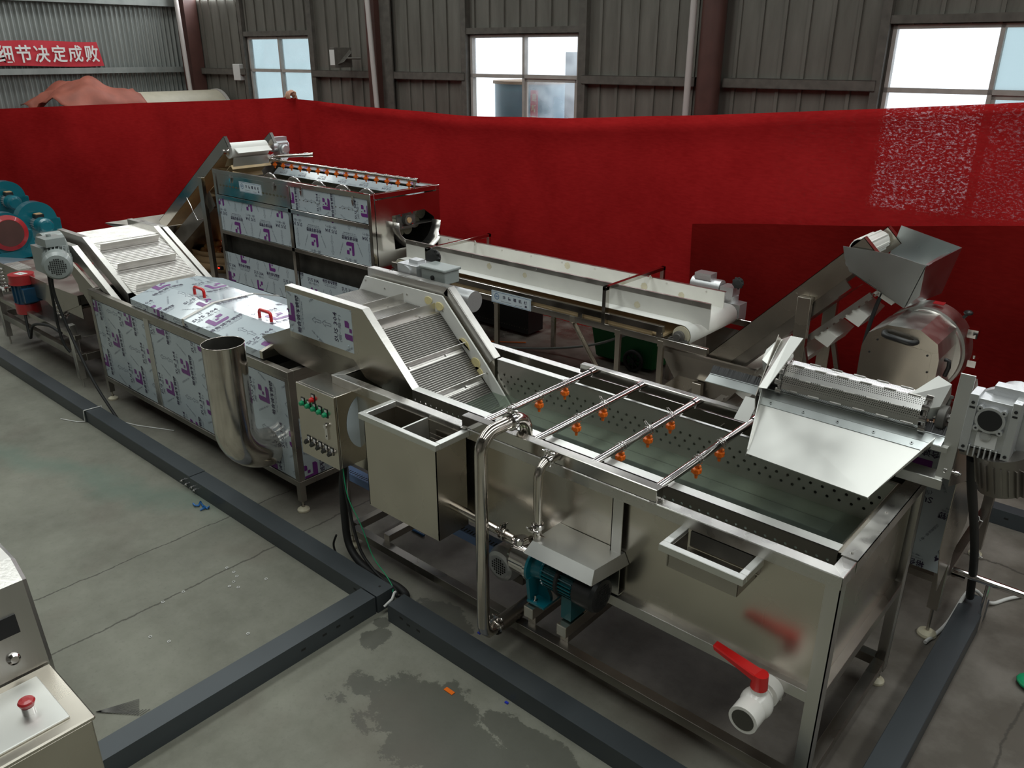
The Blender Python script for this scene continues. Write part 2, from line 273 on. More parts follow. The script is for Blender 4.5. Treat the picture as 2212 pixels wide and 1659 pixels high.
class MB:
    def __init__(s): s.v = []; s.f = []; s.m = []; s.s = []
    def add(s, vs, fs, m=0, smooth=False):
        o = len(s.v); s.v += [tuple(v) for v in vs]; s.f += [tuple(o + i for i in f) for f in fs]; s.m += [m] * len(fs); s.s += [smooth] * len(fs); return s
    def box(s, x0, x1, y0, y1, z0, z1, m=0):
        v = [(x0, y0, z0), (x1, y0, z0), (x1, y1, z0), (x0, y1, z0), (x0, y0, z1), (x1, y0, z1), (x1, y1, z1), (x0, y1, z1)]
        return s.add(v, [(0, 3, 2, 1), (4, 5, 6, 7), (0, 1, 5, 4), (1, 2, 6, 5), (2, 3, 7, 6), (3, 0, 4, 7)], m)
    def hexa(s, a, b, m=0):      # two quads a (4 pts), b (4 pts)
        return s.add(list(a) + list(b), [(0, 3, 2, 1), (4, 5, 6, 7), (0, 1, 5, 4), (1, 2, 6, 5), (2, 3, 7, 6), (3, 0, 4, 7)], m)
    def beam(s, p, q, w, h, up=(0, 0, 1), m=0):
        p, q = V3(p), V3(q); d = (q - p).normalized(); u = V3(up); a = d.cross(u)
        if a.length < 1e-4: a = d.cross(V3((1, 0, 0)))
        a.normalize(); b = a.cross(d); A = a * w / 2; B = b * h / 2
        return s.hexa([p - A - B, p + A - B, p + A + B, p - A + B], [q - A - B, q + A - B, q + A + B, q - A + B], m)
    def prism(s, pts, vec, m=0):   # polygon extruded by vec
        n = len(pts); v = [V3(p) for p in pts]; w = [p + V3(vec) for p in v]
        return s.add(v + w, [tuple(range(n - 1, -1, -1)), tuple(range(n, 2 * n))] + [(i, (i + 1) % n, n + (i + 1) % n, n + i) for i in range(n)], m)
    def poly(s, pts, m=0): return s.add(pts, [tuple(range(len(pts)))], m)
    def ring(s, p, d, r, seg):
        d = V3(d).normalized(); a = d.cross(V3((0, 0, 1)));
        if a.length < 1e-3: a = d.cross(V3((1, 0, 0)))
        a.normalize(); b = d.cross(a); return [V3(p) + (a * math.cos(2 * math.pi * i / seg) + b * math.sin(2 * math.pi * i / seg)) * r for i in range(seg)]
    def cyl(s, p, q, r, r1=None, seg=20, m=0, caps=True, mc=None):
        r1 = r if r1 is None else r1; d = V3(q) - V3(p); A = s.ring(p, d, r, seg); B = s.ring(q, d, r1, seg)
        s.add(A + B, [(i, (i + 1) % seg, seg + (i + 1) % seg, seg + i) for i in range(seg)], m, True)
        if caps: s.add(A, [tuple(range(seg - 1, -1, -1))], m if mc is None else mc); s.add(B, [tuple(range(seg))], m if mc is None else mc)
        return s
    def lathe(s, p, d, prof, seg=24, m=0):   # prof: (distance along d, radius); sharp between rings only when radius repeats
        d = V3(d).normalized(); rings = [s.ring(V3(p) + d * h, d, max(r, 1e-4), seg) for h, r in prof]
        vs = [v for rg in rings for v in rg]; fs = []
        for k in range(len(rings) - 1): fs += [(k * seg + i, k * seg + (i + 1) % seg, (k + 1) * seg + (i + 1) % seg, (k + 1) * seg + i) for i in range(seg)]
        for k in range(len(rings) - 1): s.add(rings[k] + rings[k + 1], [(i, (i + 1) % seg, seg + (i + 1) % seg, seg + i) for i in range(seg)], m, True)
        s.add(rings[0], [tuple(range(seg - 1, -1, -1))], m); s.add(rings[-1], [tuple(range(seg))], m); return s
    def tube(s, pts, r, seg=12, m=0, caps=True):
        pts = [V3(p) for p in pts]; rings = []; N = None
        for i, p in enumerate(pts):
            d = (pts[min(i + 1, len(pts) - 1)] - pts[max(i - 1, 0)]).normalized()
            if N is None:
                N = d.cross(V3((0, 0, 1)));
                if N.length < 1e-3: N = d.cross(V3((1, 0, 0)))
            N = (N - d * N.dot(d)).normalized(); B = d.cross(N); rr = r[i] if isinstance(r, (list, tuple)) else r
            rings.append([p + (N * math.cos(2 * math.pi * k / seg) + B * math.sin(2 * math.pi * k / seg)) * rr for k in range(seg)])
        fs = []
        for k in range(len(rings) - 1): fs += [(k * seg + i, k * seg + (i + 1) % seg, (k + 1) * seg + (i + 1) % seg, (k + 1) * seg + i) for i in range(seg)]
        s.add([v for g in rings for v in g], fs, m, True)
        if caps: s.add(rings[0], [tuple(range(seg - 1, -1, -1))], m); s.add(rings[-1], [tuple(range(seg))], m)
        return s
    def ball(s, c, r, m=0, sc=(1, 1, 1), seg=16, rg=10, rot=None):
        vs = []; fs = []
        for j in range(rg + 1):
            t = math.pi * j / rg
            for i in range(seg):
                a = 2 * math.pi * i / seg; v = V3((math.sin(t) * math.cos(a) * sc[0], math.sin(t) * math.sin(a) * sc[1], math.cos(t) * sc[2])) * r
                if rot: v = rot @ v
                vs.append(V3(c) + v)
        for j in range(rg):
            for i in range(seg): fs.append((j * seg + i, (j + 1) * seg + i, (j + 1) * seg + (i + 1) % seg, j * seg + (i + 1) % seg))
        return s.add(vs, fs, m, True)
    def flat(s, o, U, Vv, pts, tris, m=0, clip=None):   # 2-D triangles laid on a plane
        o, U, Vv = V3(o), V3(U), V3(Vv)
        for t in tris:
            pl = [pts[i] for i in t]
            if clip:
                for ax, lim, sg in ((0, clip[0], 1), (0, clip[1], -1), (1, clip[2], 1), (1, clip[3], -1)):
                    out = []
                    for i in range(len(pl)):
                        a, b = pl[i], pl[(i + 1) % len(pl)]; da = (a[ax] - lim) * sg; db = (b[ax] - lim) * sg
                        if da >= 0: out.append(a)
                        if da * db < 0: k = da / (da - db); out.append((a[0] + (b[0] - a[0]) * k, a[1] + (b[1] - a[1]) * k))
                    pl = out
                    if len(pl) < 3: break
                if len(pl) < 3: continue
            s.add([o + U * x + Vv * y for x, y in pl], [tuple(range(len(pl)))], m)
        return s
    def text(s, txt, o, U, Vv, cx, cy, w, h, rot=0, m=0, bold=0., clip=None, res=1):
        v, f, asp = text2d(txt, bold, res); c, sn = math.cos(rot), math.sin(rot)
        pts = [(cx + (x * w) * c - (y * h) * sn, cy + (x * w) * sn + (y * h) * c) for x, y in v]
        return s.flat(o, U, Vv, pts, f, m, clip)
    def bolt(s, p, d, r=.008, h=.006, m=0): return s.cyl(p, V3(p) + V3(d).normalized() * h, r, seg=6, m=m)
    def build(s, name, mats, parent=None, label=None, kind=None, bevel=0, root=None):
        if not isinstance(mats, (list, tuple)): mats = [mats]
        off = V3((0, 0, 0)); p = parent
        while p is not None: off += p.location; p = p.parent
        me = bpy.data.meshes.new(name); me.from_pydata([tuple(V3(v) - off) for v in s.v], [], s.f)
        for k in mats: me.materials.append(M[k])
        me.polygons.foreach_set('material_index', s.m); me.polygons.foreach_set('use_smooth', s.s); me.update()
        ob = bpy.data.objects.new(name, me); COL.objects.link(ob)
        if parent is not None: ob.parent = parent
        if label: ob['label'] = label
        if kind: ob['kind'] = kind
        if bevel:
            b = ob.modifiers.new('bevel', 'BEVEL'); b.width = bevel; b.segments = 1; b.limit_method = 'ANGLE'; b.angle_limit = R(50); b.harden_normals = False
        return ob
def thing(name, label, cat, loc, group=None):
    o = bpy.data.objects.new(name, None); COL.objects.link(o); o.location = loc; o.empty_display_size = .1
    o['label'] = label; o['category'] = cat
    if group: o['group'] = group
    return o
def tag(o, label, cat, group=None, kind=None):
    o['label'] = label; o['category'] = cat
    if group: o['group'] = group
    if kind: o['kind'] = kind
    return o
def struct(name, mb, mats, parent=None):
    o = mb.build(name, mats, parent)
    if parent is None: o['kind'] = 'structure'
    return o
def inst(src, name, parent, wpos, rotz=0, mats=None):
    o = bpy.data.objects.new(name, src.data); COL.objects.link(o); off = V3((0, 0, 0)); p = parent
    while p is not None: off += p.location; p = p.parent
    o.location = V3(wpos) - off; o.rotation_euler = (0, 0, rotz)
    if parent is not None: o.parent = parent
    return o
def arc(c, r, a0, a1, ax, ay, n=8):
    c = V3(c); return [c + V3(ax) * r * math.cos(R(a0 + (a1 - a0) * i / n)) + V3(ay) * r * math.sin(R(a0 + (a1 - a0) * i / n)) for i in range(n + 1)]

# printed protective film ------------------------------------------
LOGO = [((0, 0), (.30, 0), (.30, 1), (.10, 1), (0, .9)), ((.30, 0), (.85, 0), (1, .12), (1, .30), (.30, .30)), ((.42, .46), (.62, .46), (.62, .64), (.42, .64)), ((.64, .64), (.90, .64), (.98, .72), (.98, .95), (.64, .95))]
def film(mb, o, U, Vv, w, h, rot=0, ph=(0, 0), mi=(1, 2, 3), s=1., dd=None, pp=None):
    """print laid over a film panel w x h at o (+U,+V); rot in quarter turns; mi = purple, ink, grey ink material slots"""
    o = V3(o); U = V3(U).normalized(); Vv = V3(Vv).normalized(); n = U.cross(Vv) * .0012; o = o + n
    clip = (0, w, 0, h); q = rot * math.pi / 2; c, sn = round(math.cos(q)), round(math.sin(q)); cw, chh = w / 2, h / 2
    def T(x, y): return (cw + x * c - y * sn, chh + x * sn + y * c)
    P = pp or .56 * s; D = dd or .225 * s; ext = (abs(w * c) + abs(h * sn)) / 2 + .2, (abs(w * sn) + abs(h * c)) / 2 + .35
    ni = int(ext[0] / D) + 2; nj = int(ext[1] / P) + 2
    for i in range(-ni, ni + 1):
        for j in range(-nj, nj + 1):
            X = i * D + ph[0]; Y = j * P + (P / 2 if i % 2 else 0) + ph[1]
            if abs(X) > ext[0] or abs(Y) > ext[1]: continue
            def tx(t, x, y, ww, hh, mm, b=0., r=0.):
                a = T(X + x * s, Y + y * s); mb.text(t, o, U, Vv, a[0], a[1], ww * s, hh * s, q + r, mm, b, clip)
            def pg(pts, mm):
                a = [T(X + x * s, Y + y * s) for x, y in pts]
                if c * c + sn * sn: mb.flat(o, U, Vv, a, [(0, k, k + 1) for k in range(1, len(a) - 1)], mm, clip)
            for pl in LOGO: pg([(-.05 + x * .105, -.055 + y * .115) for x, y in pl], mi[0])
            tx('裕合诚不锈钢', 0, -.088, .215, .036, mi[1], .02)
            tx('YUHECHENG STAINLESS STEEL', 0, -.115, .20, .008, mi[2]); tx('专业不锈钢板', 0, -.130, .17, .010, mi[2])
            tx('SUS 304', 0, .135, .165, .034, mi[1], .01); tx('(假一赔十)', 0, .098, .15, .028, mi[2])
            for k in (.175, .265):
                for a, b in (((-.007, k), (-.007, k + .05)), ((.007, k), (.007, k + .05)), ((-.007, k), (.007, k)), ((-.018, k + .05), (0, k + .078)), ((.018, k + .05), (0, k + .078)), ((-.018, k + .05), (-.007, k + .05)), ((.018, k + .05), (.007, k + .05))):
                    dx, dy = b[0] - a[0], b[1] - a[1]; L = math.hypot(dx, dy); px, py = -dy / L * .0011, dx / L * .0011
                    pg([(a[0] - px, a[1] - py), (b[0] - px, b[1] - py), (b[0] + px, b[1] + py), (a[0] + px, a[1] + py)], mi[2])
            tx('正品保证·假一赔十', .128, .02, .13, .012, mi[2], 0, R(62)); tx('正品保证·假一赔十', .128, -.26, .13, .012, mi[2], 0, R(-62))
FILM = ['film', 'purple', 'ink', 'ink_l']
def film_panel(mb, o, U, Vv, w, h, t=.002, rot=0, ph=(0, 0), s=1., dd=None, pp=None):
    o = V3(o); U = V3(U).normalized(); Vv = V3(Vv).normalized(); n = U.cross(Vv)
    mb.hexa([o - n * t, o + U * w - n * t, o + U * w + Vv * h - n * t, o + Vv * h - n * t], [o, o + U * w, o + U * w + Vv * h, o + Vv * h], 0)
    film(mb, o, U, Vv, w, h, rot, ph, s=s, dd=dd, pp=pp)
def nameplate(parent, o, U, Vv, w, h):
    o = V3(o); U = V3(U).normalized(); Vv = V3(Vv).normalized(); n = U.cross(Vv); t = .003; mb = MB()
    mb.hexa([o, o + U * w, o + U * w + Vv * h, o + Vv * h], [o + n * t, o + U * w + n * t, o + U * w + Vv * h + n * t, o + Vv * h + n * t], 0)
    p = o + n * (t + .001); cx, cy, r = .14 * w, .56 * h, .26 * h
    k = 24
    for i in range(k):
        a, b = 2 * math.pi * i / k, 2 * math.pi * (i + 1) / k
        mb.flat(p, U, Vv, [(cx + r * math.cos(a), cy + r * math.sin(a)), (cx + r * math.cos(b), cy + r * math.sin(b)), (cx + r * .84 * math.cos(b), cy + r * .84 * math.sin(b)), (cx + r * .84 * math.cos(a), cy + r * .84 * math.sin(a))], [(0, 1, 2), (0, 2, 3)], 1)
    mb.text('HDF', p, U, Vv, cx, cy, r * 1.3, r * .55, 0, 1, .02)
    for i, ch in enumerate('华德福机械'): mb.text(ch, p, U, Vv, w * (.33 + i * .135), h * .60, w * .075, h * .30, 0, 2, .02, None, 2)
    mb.text('一一一一一一一一一一', p, U, Vv, w * .38, h * .24, w * .26, h * .02, 0, 2); mb.text('一一一一一一一', p, U, Vv, w * .70, h * .20, w * .16, h * .02, 0, 2)
    mb.text('盖', p, U, Vv, w * .88, h * .28, w * .06, h * .2, 0, 2, .02)
    fr = .012 * w
    for a, b, c, d in ((fr, w - fr, fr, fr * 1.5), (fr, w - fr, h - fr * 1.5, h - fr), (fr, fr * 1.5, fr, h - fr), (w - fr * 1.5, w - fr, fr, h - fr)): mb.flat(p, U, Vv, [(a, c), (b, c), (b, d), (a, d)], [(0, 1, 2), (0, 2, 3)], 1)
    return mb.build('nameplate', ['plate', 'logo', 'ink'], parent, 'white nameplate with blue round logo and dark lettering')
def foot(parent, x, y, z=.09, r=.035):
    m = MB(); m.cyl((x, y, .02), (x, y, z), .007, seg=8); m.cyl((x, y, .028), (x, y, .04), .013, seg=6)
    f = m.build('levelling_foot', 'steel', parent)
    k = MB(); k.lathe((x, y, 0), (0, 0, 1), [(0, r * .95), (.006, r), (.014, r * .97), (.024, r * .55), (.030, r * .35)], 20)
    k.build('foot_pad', 'cream', f, 'cream nylon foot pad'); return f
def nozzle_mesh(sc=1.):
    m = MB(); m.cyl((0, 0, .0), (0, 0, -.022 * sc), .010 * sc, seg=12); m.ball((.012 * sc, 0, -.010 * sc), .009 * sc, seg=8, rg=6)
    m.lathe((0, 0, -.018 * sc), (0, 0, -1), [(0, .010 * sc), (.004 * sc, .019 * sc), (.022 * sc, .020 * sc), (.030 * sc, .014 * sc), (.034 * sc, .008 * sc), (.050 * sc, .0065 * sc)], 16)
    for i in range(8):
        a = i * math.pi / 4; m.box(.019 * sc * math.cos(a) - .003 * sc, .019 * sc * math.cos(a) + .003 * sc, .019 * sc * math.sin(a) - .003 * sc, .019 * sc * math.sin(a) + .003 * sc, -.040 * sc, -.024 * sc)
    return m
# ================================================================= setting
b = MB(); b.poly([(-15, -7, 0), (6, -7, 0), (6, 9.5, 0), (-15, 9.5, 0)]); struct('floor', b, 'floor')
WY = lambda x: 8.6 + .068 * x
def wbox(mb, x0, x1, z0, z1, o0, o1, m=0):   # box on the back wall, o = distance into the room
    mb.hexa([(x0, WY(x0) - o1, z0), (x1, WY(x1) - o1, z0), (x1, WY(x1) - o0, z0), (x0, WY(x0) - o0, z0)], [(x0, WY(x0) - o1, z1), (x1, WY(x1) - o1, z1), (x1, WY(x1) - o0, z1), (x0, WY(x0) - o0, z1)], m)
WIN = [(-12.45, -10.90, 1.05, 2.82, -11.67, 2.33, 'pane_b'), (-7.80, -6.13, 1.15, 2.80, -6.95, 2.32, 'pane'), (-2.72, -.95, 1.15, 2.83, -1.83, 2.27, 'pane')]
b = MB(); xs = [-14.3]
for w in WIN: xs += [w[0], w[1]]
xs.append(5.2); ZT = 3.88
for i in range(0, len(xs), 2): wbox(b, xs[i], xs[i + 1], 0, ZT, -.06, 0)
for w in WIN: wbox(b, w[0], w[1], 0, w[2], -.06, 0); wbox(b, w[0], w[1], w[3], ZT, -.06, 0)
x = -14.1
while x < 5:
    wb = [w for w in WIN if w[0] - .04 < x < w[1] + .01]
    for z0, z1 in ([(0, wb[0][2]), (wb[0][3], ZT)] if wb else [(0, ZT)]): wbox(b, x, x + .035, z0, z1, 0, .022)
    x += .235
struct('wall_back', b, 'wall')
# corrugated left wall
b = MB(); n = 1500; vs = []
for i in range(n + 1):
    y = -6.5 + 14.2 * i / n; xo = -14.2 + .018 * math.sin(2 * math.pi * y / .078); vs += [(xo, y, 0), (xo, y, 4.4 + max(0, 8 - y) * .2)]
b.add(vs, [(2 * i, 2 * i + 2, 2 * i + 3, 2 * i + 1) for i in range(n)], 0, True)
struct('wall_left', b, 'corr')
b = MB(); b.box(5.0, 5.1, -6.6, 9.2, 0, 7); struct('wall_right', b, 'wall')
b = MB(); b.box(-14.3, 5.1, -6.6, -6.5, 0, 7.3); struct('wall_front', b, 'wall')
# daylight band above the back wall, roof with translucent sheets
RZ = lambda y: 4.35 + (8.6 - y) * .19
b = MB(); x0, x1 = -14.2, 5.0

for i in range(17):
    p = x0 + .25 + i * 1.12; q = p + 1.0; b.poly([(p, WY(p) + .02, 3.93), (q, WY(q) + .02, 3.93), (q, WY(q) + .02, 4.09), (p, WY(p) + .02, 4.09)])
b.poly([(-13.75, WY(-13.6) - .03, 3.41), (-12.5, WY(-12.5) - .03, 3.41), (-12.5, WY(-12.5) - .03, 3.56), (-13.75, WY(-13.6) - .03, 3.56)])
struct('window_4', b, 'band')
b = MB(); wbox(b, x0, x1, 4.10, 4.45, -.06, 0); wbox(b, x0, x1, 3.88, 3.93, -.06, 0); struct('trim_99', b, 'wall')
b = MB(); sk = [(-13.0, -12.2), (-9.2, -8.2), (-5.2, -4.2), (-1.2, -.2), (2.6, 3.6)]; xs = [-14.4]
for a, c in sk: xs += [a, c]
xs.append(5.2)
def roofq(mb, xa, xb, ya, yb, t=.05): mb.hexa([(xa, ya, RZ(ya)), (xb, ya, RZ(ya)), (xb, yb, RZ(yb)), (xa, yb, RZ(yb))], [(xa, ya, RZ(ya) + t), (xb, ya, RZ(ya) + t), (xb, yb, RZ(yb) + t), (xa, yb, RZ(yb) + t)])
for i in range(0, len(xs), 2): roofq(b, xs[i], xs[i + 1], -6.6, 9.2)
for a, c in sk: roofq(b, a, c, -6.6, -2.0); roofq(b, a, c, 6.8, 9.2)
struct('ceiling', b, 'roof')
for i, (a, c) in enumerate(sk):
    b = MB(); b.poly([(a, -2.0, RZ(-2)), (a, 6.8, RZ(6.8)), (c, 6.8, RZ(6.8)), (c, -2.0, RZ(-2))]); struct('window_%d' % (5 + i), b, 'skylight')
# windows in the back wall
for i, (xa, xb, za, zb, xm, zm, pm) in enumerate(WIN):
    f = MB(); t = .035
    for (p, q, r, s) in ((xa, xa + t, za, zb), (xb - t, xb, za, zb), (xa, xb, za, za + t), (xa, xb, zb - t, zb), (xm - .018, xm + .018, za, zb), (xa, xb, zm - .022, zm + .022)): wbox(f, p, q, r, s, -.05, .02)
    if i:      # sliding sash below the transom
        for (p, q, r, s) in ((xm, xm + .05, za, zm), (xb - .07, xb - .02, za, zm), (xm, xb, zm - .06, zm - .02)): wbox(f, p, q, r, s, -.02, .005)
    w = struct('window_%d' % (i + 1), f, 'frame')
    for k, (p, q, r, s) in enumerate(((xa, xm, zm, zb), (xm, xb, zm, zb), (xa, xm, za, zm), (xm, xb, za, zm))):
        g = MB(); y = -.03; m_ = pm
        if i == 1 and k == 2: m_ = 'pane_c'
        if i == 2 and k in (1, 3): m_ = 'pane_b'
        g.poly([(p, WY(p) - y, r), (q, WY(q) - y, r), (q, WY(q) - y, s), (p, WY(p) - y, s)]); g.build('pane', m_, w)
# channels and studs on the walls
k = 0
def trim(mb, m='girt'):
    global k; k += 1; struct('trim_%d' % k, mb, m)
for xa, xb in ((-14.1, -12.5), (-10.85, -9.6), (-9.2, -7.85), (-6.05, -4.62), (-4.3, -2.78), (-.9, 4.9)):
    b = MB(); wbox(b, xa, xb, 2.255, 2.262, 0, .09); wbox(b, xa, xb, 2.345, 2.352, 0, .09); wbox(b, xa, xb, 2.255, 2.352, .083, .09); trim(b)
for (xa, xb, za, zb, *_) in WIN:
    b = MB(); wbox(b, xa - .10, xa - .02, 0, ZT - .03, 0, .08); trim(b); b = MB(); wbox(b, xb + .02, xb + .12, 0, ZT, 0, .08); trim(b); b = MB(); wbox(b, xa - .02, xb + .02, zb + .01, zb + .08, 0, .07); trim(b)
b = MB(); wbox(b, -14.1, 4.9, ZT - .08, ZT - .02, 0, .06); trim(b)
b = MB(); b.box(-14.15, -14.07, -6.4, 7.5, 2.285, 2.37); trim(b, 'corr'); b = MB(); b.box(-14.15, -14.05, -6.4, 7.5, 3.30, 3.40); trim(b, 'corr')
# columns and downpipes
b = MB(); wbox(b, -9.50, -9.32, 0, 4.3, .02, .20); wbox(b, -9.32, -9.12, 0, 4.3, .09, .11, 1); trim(b, ['rust', 'girt'])
b = MB(); xx = -4.42; b.cyl((xx, WY(xx) - .16, 0), (xx, WY(xx) - .16, 4.3), .125, seg=24); trim(b, 'rust')
b = MB(); wbox(b, -13.98, -13.72, 0, 4.35, .02, .25); trim(b, 'rust')
for p, q in (((-9.36, 7.66, 4.0), (-9.14, 7.66, 0)), ((-4.60, 8.03, 4.0), (-4.60, 8.03, 0)), ((-13.72, 7.28, 4.2), (-13.55, 7.28, 0))):
    b = MB(); b.cyl(p, q, .035, seg=12); trim(b, 'pipew')

# things on the walls ------------------------------------------------
t = thing('wall_banner', 'red banner with white lettering hanging high on the corrugated wall', 'banner', (-14.15, 4.6, 2.4))
b = MB(); y0, y1, z0, z1 = 2.9, 6.13, 2.40, 2.755; pts = []
for i in range(41):
    y = y0 + (y1 - y0) * i / 40; xo = -14.10 + .012 * math.sin(y * 9)
    sl = .05 if i == 40 else 0
    pts += [(xo, y + sl * .0, z0 + .012 * math.sin(y * 3)), (xo, y - (.06 if i == 40 else 0), z1 + .01 * math.sin(y * 4))]
b.add(pts, [(2 * i, 2 * i + 2, 2 * i + 3, 2 * i + 1) for i in range(40)], 0)
b.build('cloth', 'banner', t)
b = MB()
for ch, y in (('细', 4.70), ('节', 4.96), ('决', 5.21), ('定', 5.46), ('成', 5.70), ('败', 5.95)): b.text(ch, (-14.07, 0, 0), (0, 1, 0), (0, 0, 1), y, 2.575, .215, .245, 0, 0, .018, None, 3)
b.build('lettering', 'label', t, 'white lettering')
t = thing('floodlight', 'grey floodlight turned sideways beside the red brown wall column', 'lamp', (-9.76, 7.6, 2.45))
b = MB(); b.box(-9.90, -9.80, 7.42, 7.72, 2.40, 2.66); b.prism([(-9.80, 7.46, 2.44), (-9.72, 7.50, 2.47), (-9.72, 7.66, 2.60), (-9.80, 7.68, 2.63)], (0, .01, 0)); b.build('housing', 'girt', t, bevel=.01)
b = MB(); b.box(-9.91, -9.90, 7.45, 7.69, 2.43, 2.63); b.box(-9.902, -9.80, 7.415, 7.42, 2.43, 2.63); b.build('glass', 'label', t)
b = MB(); b.tube([(-9.78, 7.56, 2.52), (-9.70, 7.60, 2.52), (-9.60, 7.72, 2.52)], .015, 8); b.build('bracket', 'girt', t)
xj = -12.72; b = MB(); wbox(b, xj - .09, xj + .09, 2.17, 2.42, .02, .10); o = b.build('switch_box', 'label', bevel=.006); tag(o, 'small pale electric box left of the first window', 'box')

# outside, seen through the middle window
t = thing('storage_tank', 'blue grey round tank standing outside the middle window', 'tank', (-7.9, 9.4, 0))
b = MB(); b.cyl((-8.05, 9.6, 0), (-8.05, 9.6, 2.18), .55, seg=28); b.build('shell', 'bluetank', t); b = MB(); b.cyl((-8.05, 9.6, 2.18), (-8.05, 9.6, 2.22), .58, seg=28); b.build('rim', 'wood', t, 'brownish rim')
t = thing('paper_couplet', 'narrow red paper strip with yellow characters outside the middle window', 'sign', (-7.32, 8.75, 0))
b = MB(); b.box(-7.38, -7.26, 8.76, 8.77, 1.3, 2.13); b.build('paper', 'banner', t)
b = MB()
for i, ch in enumerate('迎新春大吉'): b.text(ch, (0, 8.757, 0), (1, 0, 0), (0, 0, 1), -7.32, 2.04 - i * .14, .085, .10, 0, 0, .02)
b.build('lettering', 'beltcream', t, 'yellow lettering')
b = MB(); b.box(-7.22, -6.2, 9.3, 9.4, 0, 2.6); o = b.build('outside_wall', 'blgrey'); o['kind'] = 'structure'; o.name = 'wall_outside'

# things behind the red cloth
t = thing('covered_tank', 'long beige rounded tank lying behind the red cloth', 'tank', (-13.2, 6.3, 0))
b = MB(); b.cyl((-13.25, 5.2, 1.57), (-13.25, 7.55, 1.57), .45, seg=40); b.build('shell', 'cover', t)
b = MB(); b.cyl((-13.25, 7.50, 1.57), (-13.25, 7.56, 1.57), .465, seg=40); b.build('end_ring', 'frame', t)
b = MB(); b.box(-13.45, -13.05, 5.2, 5.4, 0, 1.25); b.box(-13.45, -13.05, 7.0, 7.2, 0, 1.25); b.build('cradle', 'girt', t)
t = MB(); random.seed(3); vs = []; nx, ny = 26, 14
for i in range(nx + 1):
    for j in range(ny + 1):
        u = i / nx; v = j / ny; x = -12.84 - 1.0 * v; y = 5.03 - .35 * v + (1.13 + .3 * v) * u; dx = x + 13.25; zc = 1.57 + (math.sqrt(.2025 - dx * dx) if abs(dx) < .42 else (.17 if dx > 0 else .36))
        h = zc + .035 + .20 * math.exp(-((u - .46) / .24) ** 2) * min(1, v * 2.2) + .022 * math.sin(14 * u + 3 * math.sin(7 * v)) + .018 * math.sin(23 * v + 9 * u) - .10 * max(0, .15 - u) / .15
        vs.append((x, y, h))
t.add(vs, [(i * (ny + 1) + j, (i + 1) * (ny + 1) + j, (i + 1) * (ny + 1) + j + 1, i * (ny + 1) + j + 1) for i in range(nx) for j in range(ny)], 0, True)
o = t.build('tarpaulin', 'tarp'); so = o.modifiers.new('thickness', 'SOLIDIFY'); so.thickness = .012; tag(o, 'crumpled dull red tarpaulin heaped over the beige tank', 'tarpaulin')

# the red cloth -------------------------------------------------------
def interp(tab, x):
    for i in range(len(tab) - 1):
        if tab[i][0] <= x <= tab[i + 1][0]:
            k = (x - tab[i][0]) / (tab[i + 1][0] - tab[i][0]); return tab[i][1] + (tab[i + 1][1] - tab[i][1]) * k
    return tab[0][1] if x < tab[0][0] else tab[-1][1]
TOP = [(-13.9, 1.83), (-12, 1.93), (-10.5, 2.0), (-9.3, 2.07), (-9.0, 2.06), (-7.77, 2.02), (-6.13, 1.985), (-4.92, 2.02), (-3.55, 2.11), (-2.0, 2.235), (-1.14, 2.31), (2.5, 2.6)]
PY = [(-14.0, 4.15), (-13.6, 4.35), (-11.8, 5.72), (-10.4, 6.1), (-9.17, 6.2), (-5.5, 6.42), (-4, 6.42), (-2.4, 6.2), (-.8, 6.07), (2.5, 6.0)]
b = MB(); nx, nz = 420, 44; vs = []
for i in range(nx + 1):
    x = -14.0 + 16.5 * i / nx; yb = interp(PY, x); zt = interp(TOP, x)
    for j in range(nz + 1):
        f = j / nz; z = zt * f
        w = .018 * math.sin(x * 4.1 + 1.3 * math.sin(z * 2)) + .012 * math.sin(x * 9.7 + z * 2.2) + .01 * math.sin(z * 5 + x)
        y = yb + w
        fold = math.exp(-((x + 9.17) / .10) ** 2) * f * .10; y += fold
        # heavy fold hanging under the top edge right of the hand
        d = zt - z; lim = interp([(-9.1, .02), (-8, .12), (-6.5, .17), (-4.9, .19), (-3.5, .16), (-2, .12), (0, .08)], x)
        if x > -9.1: y -= .09 * math.exp(-((d - lim * .45) / (lim * .55)) ** 2) * min(1, (x + 9.1) / .8)
        y -= .06 * math.exp(-(((x - 0) + 5.4 + .5 * (1.5 - z)) / .07) ** 2) * (1 if z < 1.3 else max(0, 1 - (z - 1.3) * 4)) * .4
        vs.append((x, y, z))
b.add(vs, [(i * (nz + 1) + j, (i + 1) * (nz + 1) + j, (i + 1) * (nz + 1) + j + 1, i * (nz + 1) + j + 1) for i in range(nx) for j in range(nz)], 0, True)
o = b.build('backdrop_cloth', 'cloth'); tag(o, 'long bright red felt cloth hung as a backdrop behind the machines', 'cloth')
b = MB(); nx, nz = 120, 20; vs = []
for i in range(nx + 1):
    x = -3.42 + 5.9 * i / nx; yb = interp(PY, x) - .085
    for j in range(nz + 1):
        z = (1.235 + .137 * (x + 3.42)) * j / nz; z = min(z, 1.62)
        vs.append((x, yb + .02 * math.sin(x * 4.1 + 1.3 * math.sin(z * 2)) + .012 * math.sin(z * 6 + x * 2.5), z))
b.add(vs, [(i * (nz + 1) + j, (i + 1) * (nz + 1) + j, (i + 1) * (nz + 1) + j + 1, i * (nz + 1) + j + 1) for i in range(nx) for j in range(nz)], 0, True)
o = b.build('lower_shade_sheet', 'cloth_shade'); tag(o, 'red sheet tinted darker where less light shines through the lower right of the backdrop', 'cloth')  # added front layer; its dark tint stands in for light lost in doubled cloth

